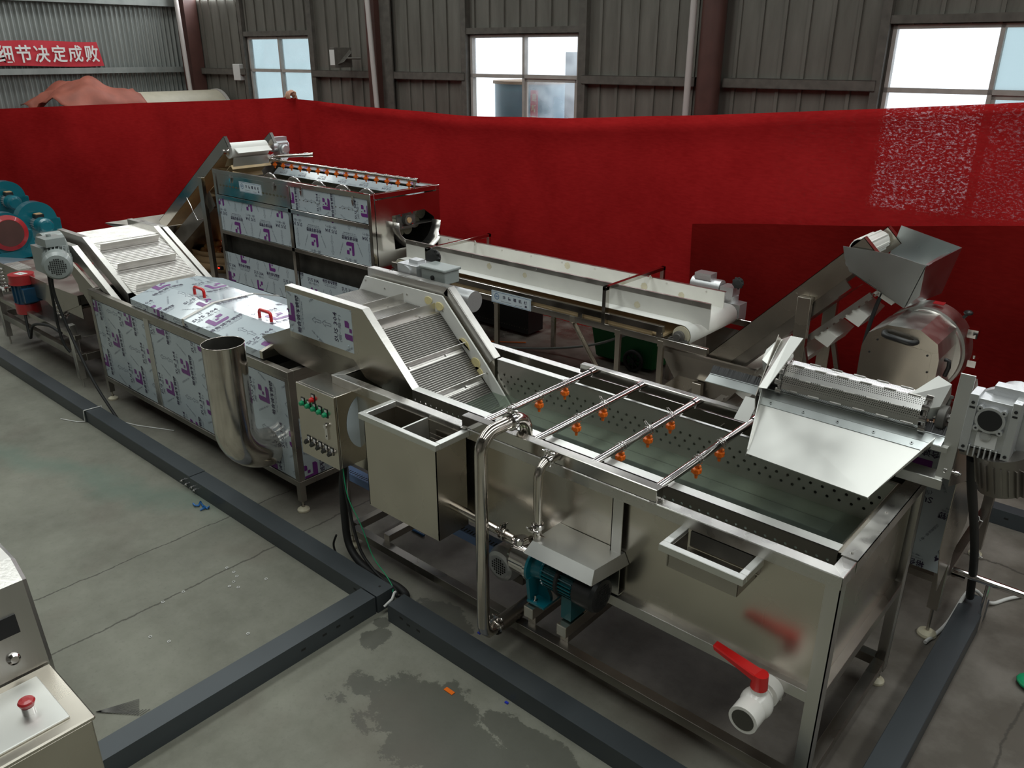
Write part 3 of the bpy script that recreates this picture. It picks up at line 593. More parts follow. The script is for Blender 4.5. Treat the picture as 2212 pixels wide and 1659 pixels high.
# the hand that holds the cloth up: a person standing behind it, gripping the top edge
t = thing('person', 'person hidden behind the red cloth, one hand gripping its top edge', 'person', (-9.22, 6.62, 0))
b = MB(); hx, hy, hz = -9.20, 6.24, 2.06
b.tube([(hx - .02, hy + .12, hz - .16), (hx - .015, hy + .09, hz - .05), (hx, hy + .055, hz + .03)], [.028, .026, .032], 12)
b.ball((hx, hy + .04, hz + .055), .045, sc=(1.0, .75, .8))
for i in range(4):
    fx = hx - .035 + i * .024; top = hz + .095 - abs(i - 1.4) * .008
    b.tube([(fx, hy + .05, hz + .065), (fx, hy + .02, top), (fx, hy - .025, top - .012), (fx, hy - .045, hz + .04), (fx + .002, hy - .04, hz + .005)], [.012, .0125, .0115, .0105, .009], 10); b.ball((fx + .002, hy - .04, hz + .004), .009)
b.tube([(hx - .05, hy + .04, hz + .04), (hx - .075, hy + .0, hz + .045), (hx - .07, hy - .035, hz + .02)], [.014, .0125, .010], 10); b.ball((hx - .07, hy - .035, hz + .02), .010)
# body: forearm to shoulder, torso, legs, head (all behind the cloth)
b.tube([(hx - .02, hy + .12, hz - .16), (hx - .06, hy + .30, hz - .33), (hx - .12, hy + .42, hz - .66), (hx - .16, hy + .42, 1.38)], [.029, .036, .046, .055], 12)
b.build('body', 'skin', t)
c = MB(); cx_, cy_ = hx - .34, hy + .42
c.tube([(cx_, cy_, .95), (cx_, cy_, 1.15), (cx_, cy_, 1.35), (cx_, cy_, 1.43)], [.155, .15, .175, .10], 16); c.tube([(cx_ + .15, cy_, 1.37), (cx_ + .02, cy_, 1.38)], [.06, .08], 12)
c.tube([(cx_ - .16, cy_, 1.37), (cx_ - .22, cy_, 1.1), (cx_ - .2, cy_ - .05, .85)], [.058, .048, .04], 12); c.build('jacket', 'blue', t)
c = MB()
for s in (-.09, .09): c.tube([(cx_ + s, cy_, .97), (cx_ + s, cy_, .5), (cx_ + s, cy_, .06)], [.09, .065, .05], 12); c.box(cx_ + s - .045, cx_ + s + .045, cy_ - .16, cy_ + .08, 0, .07)
c.build('trousers', 'black', t)
c = MB(); c.ball((cx_, cy_, 1.60), .095, sc=(.85, 1, 1.2)); c.cyl((cx_, cy_, 1.40), (cx_, cy_, 1.52), .05); c.ball((cx_, cy_ - .1, 1.58), .016); c.build('head', 'skin', t)
c = MB(); c.ball((cx_, cy_ + .015, 1.635), .098, sc=(.9, 1, 1.05)); c.build('hair', 'black', t)
# ================================================================= bubble washer
W = thing('bubble_washer', 'long stainless bubble washing tank full of greenish water in the foreground', 'washing machine', (-1.9, 2.76, 0))
X0, X1, Y0, Y1, ZR = -3.28, -.622, 2.305, 3.225, 1.05
b = MB(); t = .004; xa, xb, ya, yb, za, zb = X0 + .05, X1 - .035, Y0 + .03, Y1 - .03, .55, 1.042
b.box(xa, xb, ya, ya + t, za, zb); b.box(xa, xb, yb - t, yb, za, zb); b.box(xa, xa + t, ya, yb, za, zb); b.box(xb - t, xb, ya, yb, za, zb); b.box(xa, xb, ya, yb, za - t, za)
b.build('tank', 'steel', W)
b = MB(); rw = .05   # rim: top flange and turned down lip, mitred corners
for (p, q, r, s) in (((X0, Y0), (X1, Y0), (X1 - rw, Y0 + rw), (X0 + rw, Y0 + rw)), ((X1, Y0), (X1, Y1), (X1 - rw, Y1 - rw), (X1 - rw, Y0 + rw)), ((X1, Y1), (X0, Y1), (X0 + rw, Y1 - rw), (X1 - rw, Y1 - rw)), ((X0, Y1), (X0, Y0), (X0 + rw, Y0 + rw), (X0 + rw, Y1 - rw))):
    b.hexa([(*p, ZR - .004), (*q, ZR - .004), (*r, ZR - .004), (*s, ZR - .004)], [(*p, ZR), (*q, ZR), (*r, ZR), (*s, ZR)])
b.box(X0, X1, Y0, Y0 + .004, ZR - .05, ZR - .003); b.box(X0, X1, Y1 - .004, Y1, ZR - .05, ZR - .003); b.box(X0, X0 + .004, Y0, Y1, ZR - .05, ZR - .003); b.box(X1 - .004, X1, Y0, Y1, ZR - .05, ZR - .003)
b.build('rim', 'steel_r', W, bevel=.0012)
b = MB(); b.box(X1 - .055, X1 + .003, 2.425, 3.215, ZR, ZR + .004); b.box(X1 + .001, X1 + .003, 2.425, 3.215, ZR - .045, ZR + .004)
for y in (2.46, 2.80, 3.12): b.cyl((X1 - .03, y, ZR + .003), (X1 - .03, y, ZR + .008), .006, seg=10)
b.build('rim_cover_strip', 'steel_r', W)
def angle_leg(x, y, sx, sy, z0, z1, name='leg', mt='steel_b', w=.05, pad=True):
    b = MB(); b.box(min(x, x + sx * w), max(x, x + sx * w), min(y, y + sy * .004), max(y, y + sy * .004), z0, z1); b.box(min(x, x + sx * .004), max(x, x + sx * .004), min(y, y + sy * w), max(y, y + sy * w), z0, z1)
    b.box(min(x, x + sx * w), max(x, x + sx * w), min(y, y + sy * w), max(y, y + sy * w), z0, z0 + .004)
    l = b.build(name, mt, W)
    if pad: foot(l, x + sx * w / 2, y + sy * w / 2, z0 + .005)
for x, sx in ((X0 + .002, 1), (X1 - .002, -1)):
    for y, sy in ((Y0 + .003, 1), (Y1 - .003, -1)): angle_leg(x, y, sx, sy, .085, ZR - .006)
angle_leg(-1.51, Y0 + .003, 1, 1, .56, 1.0, 'mid_post', pad=False); angle_leg(-1.51, Y1 - .003, 1, -1, .56, 1.0, 'mid_post', pad=False)
b = MB(); b.box(-1.60, X1 - .05, Y0 + .002, Y0 + .05, .505, .552); b.build('front_rail', 'steel_b', W, bevel=.001)
b = MB(); b.box(-3.2, X1 - .05, Y1 - .05, Y1 - .002, .505, .552); b.build('back_rail', 'steel_b', W, bevel=.001)
b = MB(); b.box(X1 - .05, X1 - .004, Y0 + .05, Y1 - .05, .505, .552); b.build('side_rail', 'steel_d', W, bevel=.001)
b = MB(); b.box(X0 + .05, X1 - .05, Y0 + .004, Y0 + .052, .095, .14); b.build('base_rail', 'steel_d', W, bevel=.001)
b = MB(); b.box(X0 + .05, X1 - .05, Y1 - .052, Y1 - .004, .095, .14); b.build('base_rail', 'steel_d', W, bevel=.001)
for x in (X0 + .025, X1 - .027):
    b = MB(); b.box(x - .022, x + .022, Y0 + .05, Y1 - .05, .095, .14); b.build('base_cross_rail', 'steel_d', W, bevel=.001)
for x in (-2.98, -1.95, -1.76):
    b = MB(); b.box(x - .022, x + .022, Y0 + .05, Y1 - .05, .14, .18); b.build('base_cross_rail', 'steel_d', W, bevel=.001)
# water and the two perforated basket walls
b = MB(); zw = .845; b.add([(xa + t, ya + t, zw), (xb - t, ya + t, zw), (xb - t, yb - t, zw), (xa + t, yb - t, zw)], [(0, 1, 2, 3)]); b.build('water', 'water', W, 'murky greenish water')
BX0, BX1 = -2.80, -.69
b = MB(); b.box(BX0, BX1, 2.434, 2.4375, .70, ZR + .006); b.build('front_basket_wall', 'perf_f', W)
b = MB(); b.box(BX0, BX1, 2.434, 2.482, ZR + .004, ZR + .008); b.build('front_basket_flange', 'steel_l', W)
b = MB(); b.box(BX0, BX1, 3.062, 3.0655, .70, ZR - .01); b.build('back_basket_wall', 'perf', W)
b = MB(); b.box(BX0, -2.33, 3.058, 3.10, ZR - .012, ZR - .008); b.box(-2.33, BX1, 3.062, 3.078, ZR - .012, ZR - .008); b.build('back_basket_flange', 'steel_l', W)
b = MB(); b.hexa([(BX1, 2.44, ZR - .003), (X1 - .05, 2.44, ZR - .003), (X1 - .05, 3.06, ZR - .003), (BX1, 3.06, ZR - .003)], [(BX1, 2.44, ZR), (X1 - .05, 2.44, ZR), (X1 - .05, 3.06, ZR), (BX1, 3.06, ZR)])
b.hexa([(BX1, 2.44, ZR - .003), (BX1, 3.06, ZR - .003), (-.86, 3.06, .70), (-.86, 2.44, .70)], [(BX1 - .003, 2.44, ZR), (BX1 - .003, 3.06, ZR), (-.863, 3.06, .70), (-.863, 2.44, .70)]); b.build('end_slope', 'steel', W)
b = MB(); b.box(BX0, -.9, 2.975, 3.06, .775, .779); b.build('side_ledge', 'steel_l', W, 'pale ledge under the water')
# mesh belt: under water run, incline, top run
BP = [(-.85, .70), (-2.68, .70), (-3.22, 1.225), (-3.92, 1.235)]
def ribbed(mb, path, y0, y1, pitch, hh, thick=.006):
    for i in range(len(path) - 1):
        a, c = V3((path[i][0], 0, path[i][1])), V3((path[i + 1][0], 0, path[i + 1][1])); L = (c - a).length; d = (c - a) / L; nrm = V3((-d.z, 0, d.x));
        if nrm.z < 0: nrm = -nrm
        mb.hexa([a + V3((0, y0, 0)) - nrm * thick, c + V3((0, y0, 0)) - nrm * thick, c + V3((0, y1, 0)) - nrm * thick, a + V3((0, y1, 0)) - nrm * thick], [a + V3((0, y0, 0)), c + V3((0, y0, 0)), c + V3((0, y1, 0)), a + V3((0, y1, 0))], 1)
        k = int(L / pitch)
        for j in range(k):
            p = a + d * (j + .5) * L / k; q = d * pitch * .27
            mb.hexa([p - q + V3((0, y0, 0)), p + q + V3((0, y0, 0)), p + q + V3((0, y1, 0)), p - q + V3((0, y1, 0))], [p - q * .5 + nrm * hh + V3((0, y0, 0)), p + q * .5 + nrm * hh + V3((0, y0, 0)), p + q * .5 + nrm * hh + V3((0, y1, 0)), p - q * .5 + nrm * hh + V3((0, y1, 0))], 0)
b = MB(); ribbed(b, BP, 2.492, 3.035, .0125, .004); b.build('mesh_belt', ['beltsteel', 'dark_in'], W, 'ribbed steel mesh belt')
def flight(parent, p, d, nrm, y0, y1, h=.055, foot_=.03, mt='steel_b', nb=2):
    p, d, nrm = V3(p), V3(d), V3(nrm); Y = V3((0, 1, 0)); b = MB()
    a = p + Y * y0; c = p + Y * y1; t_ = d * .003
    b.hexa([a, c, c + t_, a + t_], [a + nrm * h, c - Y * .03 + nrm * h, c - Y * .03 + nrm * h + t_, a + nrm * h + t_]) if 0 else b.hexa([a, c, c + t_, a + t_], [a + nrm * h + Y * .0, c + nrm * h, c + nrm * h + t_, a + nrm * h + t_])
    b.hexa([a - d * foot_, c - d * foot_, c, a], [a - d * foot_ + nrm * .004, c - d * foot_ + nrm * .004, c + nrm * .004, a + nrm * .004])
    for k in range(nb): q = a + (c - a) * (k + .5) / nb - d * foot_ * .5 + nrm * .004; b.bolt(q, nrm, .007, .007)
    return b.build('flight', mt, parent)
d = V3((-.54, 0, .525)).normalized(); nrm = V3((d.z, 0, -d.x));
for s in (.10, .38, .66): p = V3((-2.68, 0, .70)) + d * (.75 * s + .02); flight(W, p, d, nrm, 2.495, 3.03)
flight(W, (-3.25, 0, 1.226), (-1, 0, .02), (0, 0, 1), 2.495, 3.03); flight(W, (-3.52, 0, 1.231), (-1, 0, .02), (0, 0, 1), 2.495, 3.03)
# side guards of the lift
NG = [(-3.83, 1.402), (-3.155, 1.398), (-2.80, 1.052)]
def flange(path, y0, y1, tk=.004, mb=None, lip=.045):
    mb = mb or MB()
    for i in range(len(path) - 1):
        (x_, z_), (u_, v_) = path[i], path[i + 1]
        mb.hexa([(x_, y0, z_ - tk), (u_, y0, v_ - tk), (u_, y1, v_ - tk), (x_, y1, z_ - tk)], [(x_, y0, z_), (u_, y0, v_), (u_, y1, v_), (x_, y1, z_)])
    return mb
b = MB(); out = [(-3.83, 1.40), (-3.155, 1.396), (-2.80, 1.05), (-2.80, .96), (-3.17, 1.02), (-3.26, 1.10), (-3.83, 1.10)]
b.prism([(x, 2.4405, z) for x, z in out], (0, .004, 0)); b.build('front_lift_guard', 'steel', W)
b = flange(NG, 2.438, 2.485); b.box(-3.832, -3.829, 2.438, 2.485, 1.36, 1.40); b.build('front_guard_flange', 'steel_b', W, bevel=.001)
b = MB(); film_panel(b, (-3.826, 2.439, 1.135), (1, 0, 0), (0, 0, 1), .575, .235, .0015, 1, (0, -.2825), 1.0)
for x, z in ((-3.80, 1.15), (-3.55, 1.15), (-3.29, 1.17)): b.bolt((x, 2.437, z), (0, -1, 0), .006, .005)
b.build('film_covered_side_panel', FILM, W, 'pale film covered panel printed with purple logos')
b = MB(); FG = [(-3.89, 1.372), (-3.185, 1.372), (-2.835, 1.032)]; out = FG + [(-2.83, .80), (-3.16, 1.06), (-3.89, 1.06)]
b.prism([(x, 3.075, z) for x, z in out], (0, .004, 0)); b.build('back_lift_guard', 'steel', W)
b = flange(FG, 3.07, 3.125); 
for i in range(2):
    (x_, z_), (u_, v_) = FG[i], FG[i + 1]; dz = V3((u_ - x_, 0, v_ - z_)).normalized(); nn = V3((dz.z, 0, -dz.x)) * .052; nn = nn if nn.z < 0 else -nn
    b.hexa([(x_, 3.070, z_), (u_, 3.070, v_), (u_ + nn.x, 3.070, v_ + nn.z), (x_ + nn.x, 3.070, z_ + nn.z)], [(x_, 3.074, z_), (u_, 3.074, v_), (u_ + nn.x, 3.074, v_ + nn.z), (x_ + nn.x, 3.074, z_ + nn.z)])
b.build('back_guard_flange', 'steel_b', W, bevel=.001)
b = MB(); wb = [(-3.885, 1.325), (-3.205, 1.325), (-2.87, .995), (-2.60, .70), (-2.70, .66), (-2.78, .80), (-3.225, 1.225), (-3.95, 1.228)]
b.prism([(x, 3.042, z) for x, z in wb], (0, .010, 0))
for x, z in ((-3.88, 1.30), (-3.70, 1.28), (-3.50, 1.28), (-3.32, 1.285), (-3.24, 1.27), (-3.20, 1.24), (-3.02, 1.10), (-2.86, .95)): b.bolt((x, 3.042, z), (0, -1, 0), .006, .004, 1)
b.build('white_guide_board', ['white', 'steel_b'], W, 'white plastic guide board')
# discharge skirt and V shaped chute into the blanching tank
b = MB(); b.prism([(-4.16, 2.452, 1.02), (-3.83, 2.452, 1.15), (-3.27, 2.452, 1.17), (-3.20, 2.452, 1.06), (-3.36, 2.452, .99), (-3.62, 2.452, .93), (-3.98, 2.452, .95)], (0, .004, 0)); b.build('discharge_skirt', 'steel_d', W)
b = MB(); b.prism([(-4.16, 2.456, 1.03), (-3.95, 2.62, .90), (-3.80, 2.62, .88), (-3.80, 2.456, 1.13)], (.003, 0, .003)); b.prism([(-3.80, 2.456, 1.12), (-3.80, 2.62, .88), (-3.66, 2.80, .93), (-3.66, 3.05, 1.1)], (.004, 0, .0)); b.build('discharge_chute', 'steel_d', W)
b = MB(); b.box(-3.33, -3.28, 2.46, 3.08, .98, 1.10); b.prism([(-3.40, 2.455, .99), (-3.30, 2.455, .99), (-3.22, 2.455, .93), (-3.26, 2.455, .90), (-3.36, 2.455, .94)], (0, .6, 0)); b.build('lift_support', 'steel', W)
# overflow box hung on the front
b = MB(); bx0, bx1, by0, by1, bz0, bz1 = -2.785, -2.30, 2.115, 2.305, .555, 1.02; t = .004
b.box(bx0, bx1, by0, by0 + t, bz0, bz1); b.box(bx0, bx1, by1 - t, by1, bz0, bz1); b.box(bx0, bx0 + t, by0, by1, bz0, bz1); b.box(bx1 - t, bx1, by0, by1, bz0, bz1); b.box(bx0, bx1, by0, by1, bz0 - t, bz0)
ob = b.build('overflow_box', 'steel', W)
b = MB(); e = .018
for p, q, r, s in ((bx0 - e, bx1 + e, by0 - e, by0 + .008), (bx0 - e, bx0 + .012, by0 + .009, by1), (bx1 - .012, bx1 + e, by0 + .009, by1)): b.box(p, q, r, s, bz1 - .004, bz1 + .026)
b.build('box_rim', 'steel_l', ob, bevel=.002); b = MB(); xm = -2.545; b.box(xm - .005, xm + .005, by0 + .006, by1 - .006, bz0 + .01, bz1 + .012); b.build('box_divider', 'steel_l', ob)
b = MB(); b.beam((-2.49, 2.28, .78), (-2.49, 2.28, .97), .004, .05); b.beam((-2.44, 2.28, .78), (-2.44, 2.28, .97), .004, .05); b.box(-2.49, -2.44, 2.26, 2.264, .78, .96); b.build('baffle', 'steel_d', ob)
# little catch tray at the right
b = MB(); tx0, tx1, ty0, ty1, tz = -1.205, -.885, 2.15, 2.31, .985
b.box(tx0, tx1, ty0, ty0 + .028, tz - .012, tz + .018); b.box(tx0, tx0 + .028, ty0 + .029, ty1, tz - .012, tz + .018); b.box(tx1 - .028, tx1, ty0 + .029, ty1, tz - .012, tz + .018); o = b.build('slot_tray_rim', 'steel_l', W, bevel=.002)
b = MB(); b.box(tx0 + .025, tx1 - .025, ty0 + .024, ty0 + .028, tz - .075, tz); b.box(tx0 + .025, tx0 + .029, ty0 + .02, ty1, tz - .075, tz); b.box(tx1 - .029, tx1 - .025, ty0 + .02, ty1, tz - .075, tz); b.box(tx0 + .025, tx1 - .025, ty0 + .024, ty1 + .02, tz - .079, tz - .075)
b.build('slot_tray', 'steel_d', W)
b = MB(); b.box(tx0 + .04, tx1 - .04, Y0 + .0, Y0 + .029, tz - .05, tz + .01); b.build('slot_opening', 'dark_in', W, 'dark slot in the tank front')
# spray frame: two bars on the rims, four cross pipes with orange nozzles
fb = MB(); fb.box(-2.325, -1.315, 2.302, 2.348, ZR + .004, ZR + .058); sf = fb.build('front_spray_bar', 'steel_m', W, bevel=.002)
bb = MB(); bb.box(-2.325, -1.335, 3.178, 3.218, ZR + .004, ZR + .05); bb.build('back_spray_bar', 'steel_m', W, bevel=.002)
b = MB()
for x in (-2.31, -1.33):
    b.box(x - .012, x + .012, 2.29, 2.36, ZR + .0, ZR + .003); b.cyl((x + .022, 2.335, ZR), (x + .022, 2.335, ZR + .010), .007, seg=6)
b.build('fixing_bracket', 'steel_b', W)
nz = nozzle_mesh(.95); nzo = None; NZ = {0: (2.94, 2.74, 2.545), 1: (2.857, 2.652), 2: (2.949, 2.763, 2.55), 3: (2.851, 2.657)}
for i, x in enumerate((-2.238, -1.948, -1.642, -1.345)):
    b = MB(); b.cyl((x, 2.345, ZR + .034), (x, 3.16, ZR + .034), .0165, seg=20); b.cyl((x, 3.14, ZR + .034), (x, 3.18, ZR + .034), .021, seg=16)
    sp = b.build('spray_pipe', 'chrome', W)
    for y in NZ[i]:
        c = MB(); r = .021
        for dy in (-.011, .011): c.tube([V3((x + r * math.cos(R(a)), y + dy, ZR + .034 + r * math.sin(R(a)))) for a in range(0, 361, 30)], .0016, 6, caps=False)
        if (i, y) in ((1, 2.857), (2, 2.949), (2, 2.763)): c.tube([(x + .02, y - .01, ZR + .05), (x - .01, y - .008, ZR + .075), (x - .03, y + .004, ZR + .07), (x - .02, y + .01, ZR + .05)], .0016, 6)
        cl = c.build('wire_clip', 'chrome', sp)
        if nzo is None:
            n2 = MB(); n2.v = [(v[0] + x, v[1] + y, v[2] + ZR + .017) for v in nz.v]; n2.f, n2.m, n2.s = nz.f, nz.m, nz.s; nzo = n2.build('spray_nozzle', 'orange', sp, 'orange plastic spray nozzle'); NX = (x, y)
        else:
            o = nzo.copy(); COL.objects.link(o); o.parent = sp; o.location = (x - NX[0], y - NX[1], 0)
# big air pipe over the rim
P_ = MB(); px = -2.035; py = 2.12; r = .0285
pts = [(px, py, .22), (px, py, 1.08)] + arc((px, py + .085, 1.08), .085, 180, 92, (0, 1, 0), (0, 0, 1), 8)[1:] + [(px, py + .17, 1.165)]
P_.tube(pts, r, 20); pts = [(px, py + .17, 1.165), (px, py + .21, 1.165)] + arc((px, py + .21, 1.09), .075, 90, 0, (0, 1, 0), (0, 0, 1), 8)[1:] + [(px, py + .285, .86)]
P_.tube(pts, r, 20)
P_.tube(arc((px, py + .085, .22), .0, 0, 1, (0, 1, 0), (0, 0, 1), 1)[:1] + [(px, py, .24)] if 0 else [(px, py, .24), (px, py + .005, .20), (px, py + .03, .17), (px, py + .09, .165)], r, 20)
ap = P_.build('air_pipe', 'pipe', W, 'tall bent steel air pipe')
def clamp(parent, p, d, r, nm='pipe_clamp'):
    b = MB(); d = V3(d).normalized(); b.lathe(V3(p) - d * .012, d, [(0, r * 1.28), (.003, r * 1.42), (.021, r * 1.42), (.024, r * 1.28)], 20)
    up = V3((0, 0, 1)) if abs(d.z) < .8 else V3((0, -1, 0)); q = V3(p) + up * r * 1.35; sd = d.cross(up)
    b.beam(q - sd * .006, q - sd * .006 + up * .024, .012, .012); b.beam(q + sd * .010, q + sd * .010 + up * .026, .012, .008); b.cyl(q - sd * .026 + up * .015, q + sd * .030 + up * .015, .004, seg=8); b.ball(q + sd * .032 + up * .015, .009, seg=8, rg=6)
    return b.build(nm, 'chrome', parent)
clamp(ap, (px, py + .185, 1.165), (0, 1, 0), r); clamp(ap, (px, py + .085, .165), (0, 1, 0), r)
b = MB(); b.cyl((px, py + .10, .165), (px - .0, py + .50, .165), .036, seg=20); b.cyl((px, py + .10, .165), (px, py + .15, .165), .030, seg=20); b.build('air_duct', 'steel_d', W)
# water pump: steel head, teal bracket and motor, black fan cover, sheet metal roof
PM = thing('water_pump', 'teal water pump with polished head under a bent sheet roof in front of the tank', 'pump', (-1.75, 2.2, .42))
yc, zc = 2.205, .615
b = MB(); b.lathe((-1.925, yc, zc), (1, 0, 0), [(0, .045), (.006, .060), (.025, .072), (.105, .074), (.108, .082), (.122, .082)], 28); b.cyl((-1.965, yc, zc + .055), (-1.92, yc, zc + .055), .020, seg=14)
b.lathe((-1.885, yc, zc + .06), (0, 0, 1), [(0, .03), (.03, .03), (.034, .02)], 16); b.build('pump_head', 'chrome', PM)
b = MB(); b.lathe((-1.803, yc, zc), (1, 0, 0), [(0, .084), (.012, .084), (.016, .060), (.055, .050), (.075, .064)], 24)
b.prism([(-1.80, yc - .075, zc - .03), (-1.80, yc + .075, zc - .03), (-1.80, yc + .06, zc - .15), (-1.80, yc - .06, zc - .15)], (.016, 0, 0)); b.prism([(-1.80, yc - .008, zc - .15), (-1.72, yc - .008, zc - .15), (-1.72, yc - .008, zc - .13), (-1.76, yc - .008, zc - .04), (-1.80, yc - .008, zc - .03)], (0, .016, 0)); b.box(-1.80, -1.71, yc - .065, yc + .065, zc - .155, zc - .145)
b.build('bracket', 'teal', PM)
b = MB(); b.cyl((-1.735, yc, zc), (-1.565, yc, zc), .058, seg=24)
for k in range(26):
    a = 2 * math.pi * k / 26; c, s = math.cos(a), math.sin(a); b.beam((-1.73, yc + .064 * c, zc + .064 * s), (-1.575, yc + .064 * c, zc + .064 * s), .004, .012, (0, c, s))
b.lathe((-1.66, yc, zc), (1, 0, 0), [(0, .07), (.004, .078), (.016, .078), (.02, .07)], 24, 1)
b.box(-1.63, -1.58, yc - .05, yc + .05, zc - .155, zc - .05); b.build('motor', ['teal_d', 'rubber'], PM)
b = MB(); b.lathe((-1.568, yc, zc), (1, 0, 0), [(0, .074), (.085, .076), (.10, .068), (.104, .05)], 28)
for i in range(-4, 5):
    for j in range(-4, 5):
        if i * i + j * j < 20: b.box(-1.4635, -1.4625, yc + i * .0115 - .004, yc + i * .0115 + .004, zc + j * .0115 - .004, zc + j * .0115 + .004, 1)
b.build('fan_cover', ['black', 'rubber'], PM)
b = MB(); T0 = [(-1.785, 2.332, .757), (-1.455, 2.332, .757), (-1.475, 2.155, .757), (-1.785, 2.155, .757)]
b.hexa(T0, [(x, y, z + .003) for x, y, z in T0]); e = [(-1.80, 2.118, .715), (-1.462, 2.118, .715)]
b.hexa([(-1.785, 2.155, .757), (-1.475, 2.155, .757), e[1], e[0]], [(-1.785, 2.155, .760), (-1.475, 2.155, .760), (e[1][0], e[1][1] - .003, e[1][2]), (e[0][0], e[0][1] - .003, e[0][2])])
b.hexa([(-1.455, 2.332, .757), (-1.475, 2.155, .757), e[1], (-1.435, 2.332, .715)], [(-1.455, 2.332, .760), (-1.475, 2.155, .760), (-1.459, 2.116, .715), (-1.432, 2.332, .715)]); b.build('sheet_roof', 'steel_l', PM)
for x in (-1.775, -1.60):
    b = MB(); b.box(x - .024, x + .024, 2.12, 2.36, .40, .452); b.box(x - .0215, x + .0215, 2.119, 2.12, .4025, .4495, 1); b.build('support_tube', ['steel', 'steel_b'], PM, bevel=.002)
b = MB(); b.cyl((-1.765, yc - .05, .455), (-1.765, yc - .05, .50), .006, seg=8); b.bolt((-1.765, yc - .05, .468), (0, 0, 1), .011, .010); b.build('anchor_bolt', 'chrome', PM)
# thin water pipes
b = MB(); zz = zc + .055; b.cyl((-2.30, yc + .0, .70), (-2.08, yc, .69), .019, seg=16); b.cyl((-2.08, yc, .69), (-1.93, yc, zz + .01), .019, seg=16)
ip = b.build('intake_pipe', 'pipe', W, 'thin horizontal water pipe'); clamp(ip, (-1.99, yc, .68), (1, 0, 0), .02)
b = MB(); xp = -1.80; pts = [(xp, yc, .72), (xp, yc, 1.02)] + arc((xp + .0, yc + .06, 1.02), .06, 180, 95, (0, 1, 0), (0, 0, 1), 7)[1:] + [(xp, yc + .12, 1.08)]
b.tube(pts, .019, 16); b.cyl((-1.885, yc, zc + .06), (-1.83, yc, .72), .018); b.cyl((xp, yc, .75), (-1.72, yc, .745), .013, seg=12); rp = b.build('riser_pipe', 'pipe', W, 'thin vertical water pipe'); clamp(rp, (xp, yc, .80), (0, 0, 1), .019); clamp(rp, (xp, yc + .055, 1.078), (0, 1, .15), .019)
# drain valve
b = MB(); v0 = (-.80, 2.33, .47)
b.cyl((-.80, 2.42, .50), (-.80, 2.25, .50), .035, seg=24, m=0); b.ball((-.80, 2.20, .50), .058, 0, (1, 1, 1), 24, 16); b.lathe((-.80, 2.17, .50), (0, -1, 0), [(0, .040), (.012, .052), (.075, .052)], 28)
b.cyl((-.80, 2.0948, .50), (-.80, 2.0938, .50), .040, seg=24, m=1); b.lathe((-.80, 2.256, .50), (0, 1, 0), [(0, .052), (.05, .052), (.055, .04)], 24); b.cyl((-.80, 2.20, .545), (-.80, 2.20, .575), .026, seg=16)
bv = b.build('drain_valve', ['pvc', 'dark_in'], W, 'white plastic ball valve')
b = MB(); b.cyl((-.80, 2.20, .572), (-.80, 2.20, .630), .030, .027, seg=20); b.hexa([(-.81, 2.175, .600), (-.80, 2.225, .600), (-.98, 2.232, .632), (-.98, 2.196, .632)], [(-.81, 2.175, .630), (-.80, 2.225, .630), (-.985, 2.232, .652), (-.985, 2.196, .652)]); b.build('valve_handle', 'red', bv, 'red lever handle', bevel=.004)
b = MB(); b.box(-.86, -.76, 2.33, 2.39, .44, .505); b.build('valve_bracket', 'steel_b', W)
# lift drive on the far side
b = MB(); b.box(-3.50, -3.30, 3.16, 3.28, 1.345, 1.42); b.box(-3.51, -3.29, 3.15, 3.29, 1.42, 1.435); b.cyl((-3.40, 3.159, 1.375), (-3.40, 3.152, 1.375), .014, m=1); dr = b.build('terminal_box', ['gpaint', 'rubber'], W, bevel=.004)
b = MB(); b.cyl((-3.55, 3.22, 1.27), (-3.12, 3.22, 1.27), .062, seg=24); b.box(-3.70, -3.53, 3.15, 3.30, 1.30, 1.42); b.cyl((-3.62, 3.14, 1.37), (-3.62, 3.31, 1.37), .045, seg=18); b.box(-3.65, -3.57, 3.2, 3.26, 1.42, 1.44)
b.build('gear_motor', 'alu', W); b = MB(); b.lathe((-3.56, 3.33, 1.44), (.3, -1, .2), [(0, .04), (.01, .05), (.025, .05), (.03, .02)], 18)
for k in range(10): a = k * math.pi / 5; b.ball((-3.56 + .048 * math.cos(a), 3.32, 1.44 + .048 * math.sin(a)), .011, seg=6, rg=4)
b.build('hand_wheel', 'rubber', W)

# blower motor on the base frame
t = thing('blower_motor', 'ribbed aluminium motor lying under the tank behind the tall pipe', 'motor', (-2.3, 2.62, .14))
A0 = V3((-2.21, 2.42, .30)); A1 = V3((-2.21, 2.80, .30)); b = MB(); b.cyl(A0 + V3((0, .06, 0)), A1, .075, seg=28)
for k in range(30):
    a = 2 * math.pi * k / 30; c, s = math.cos(a), math.sin(a); b.beam((A0.x + .082 * c, A0.y + .09, A0.z + .082 * s), (A0.x + .082 * c, A1.y - .02, A0.z + .082 * s), .004, .016, (c, 0, s))
b.box(-2.29, -2.13, 2.5, 2.75, .18, .23); b.build('body', 'alum', t)
b = MB(); b.lathe(A0 + V3((0, .085, 0)), (0, -1, 0), [(0, .090), (.05, .092), (.085, .078), (.092, .060)], 28)
for i in range(-3, 4):
    for j in range(-3, 4):
        if i * i + j * j < 12: b.box(A0.x + i * .013 - .004, A0.x + i * .013 + .004, A0.y - .0085, A0.y - .0075, A0.z + j * .013 - .004, A0.z + j * .013 + .004, 1)
b.build('fan_cover', ['alu', 'rubber'], t); b = MB(); b.cyl((-2.155, 2.455, .355), (-2.150, 2.452, .36), .016, seg=12); b.build('warning_sticker', 'orange', t, 'small yellow sticker')
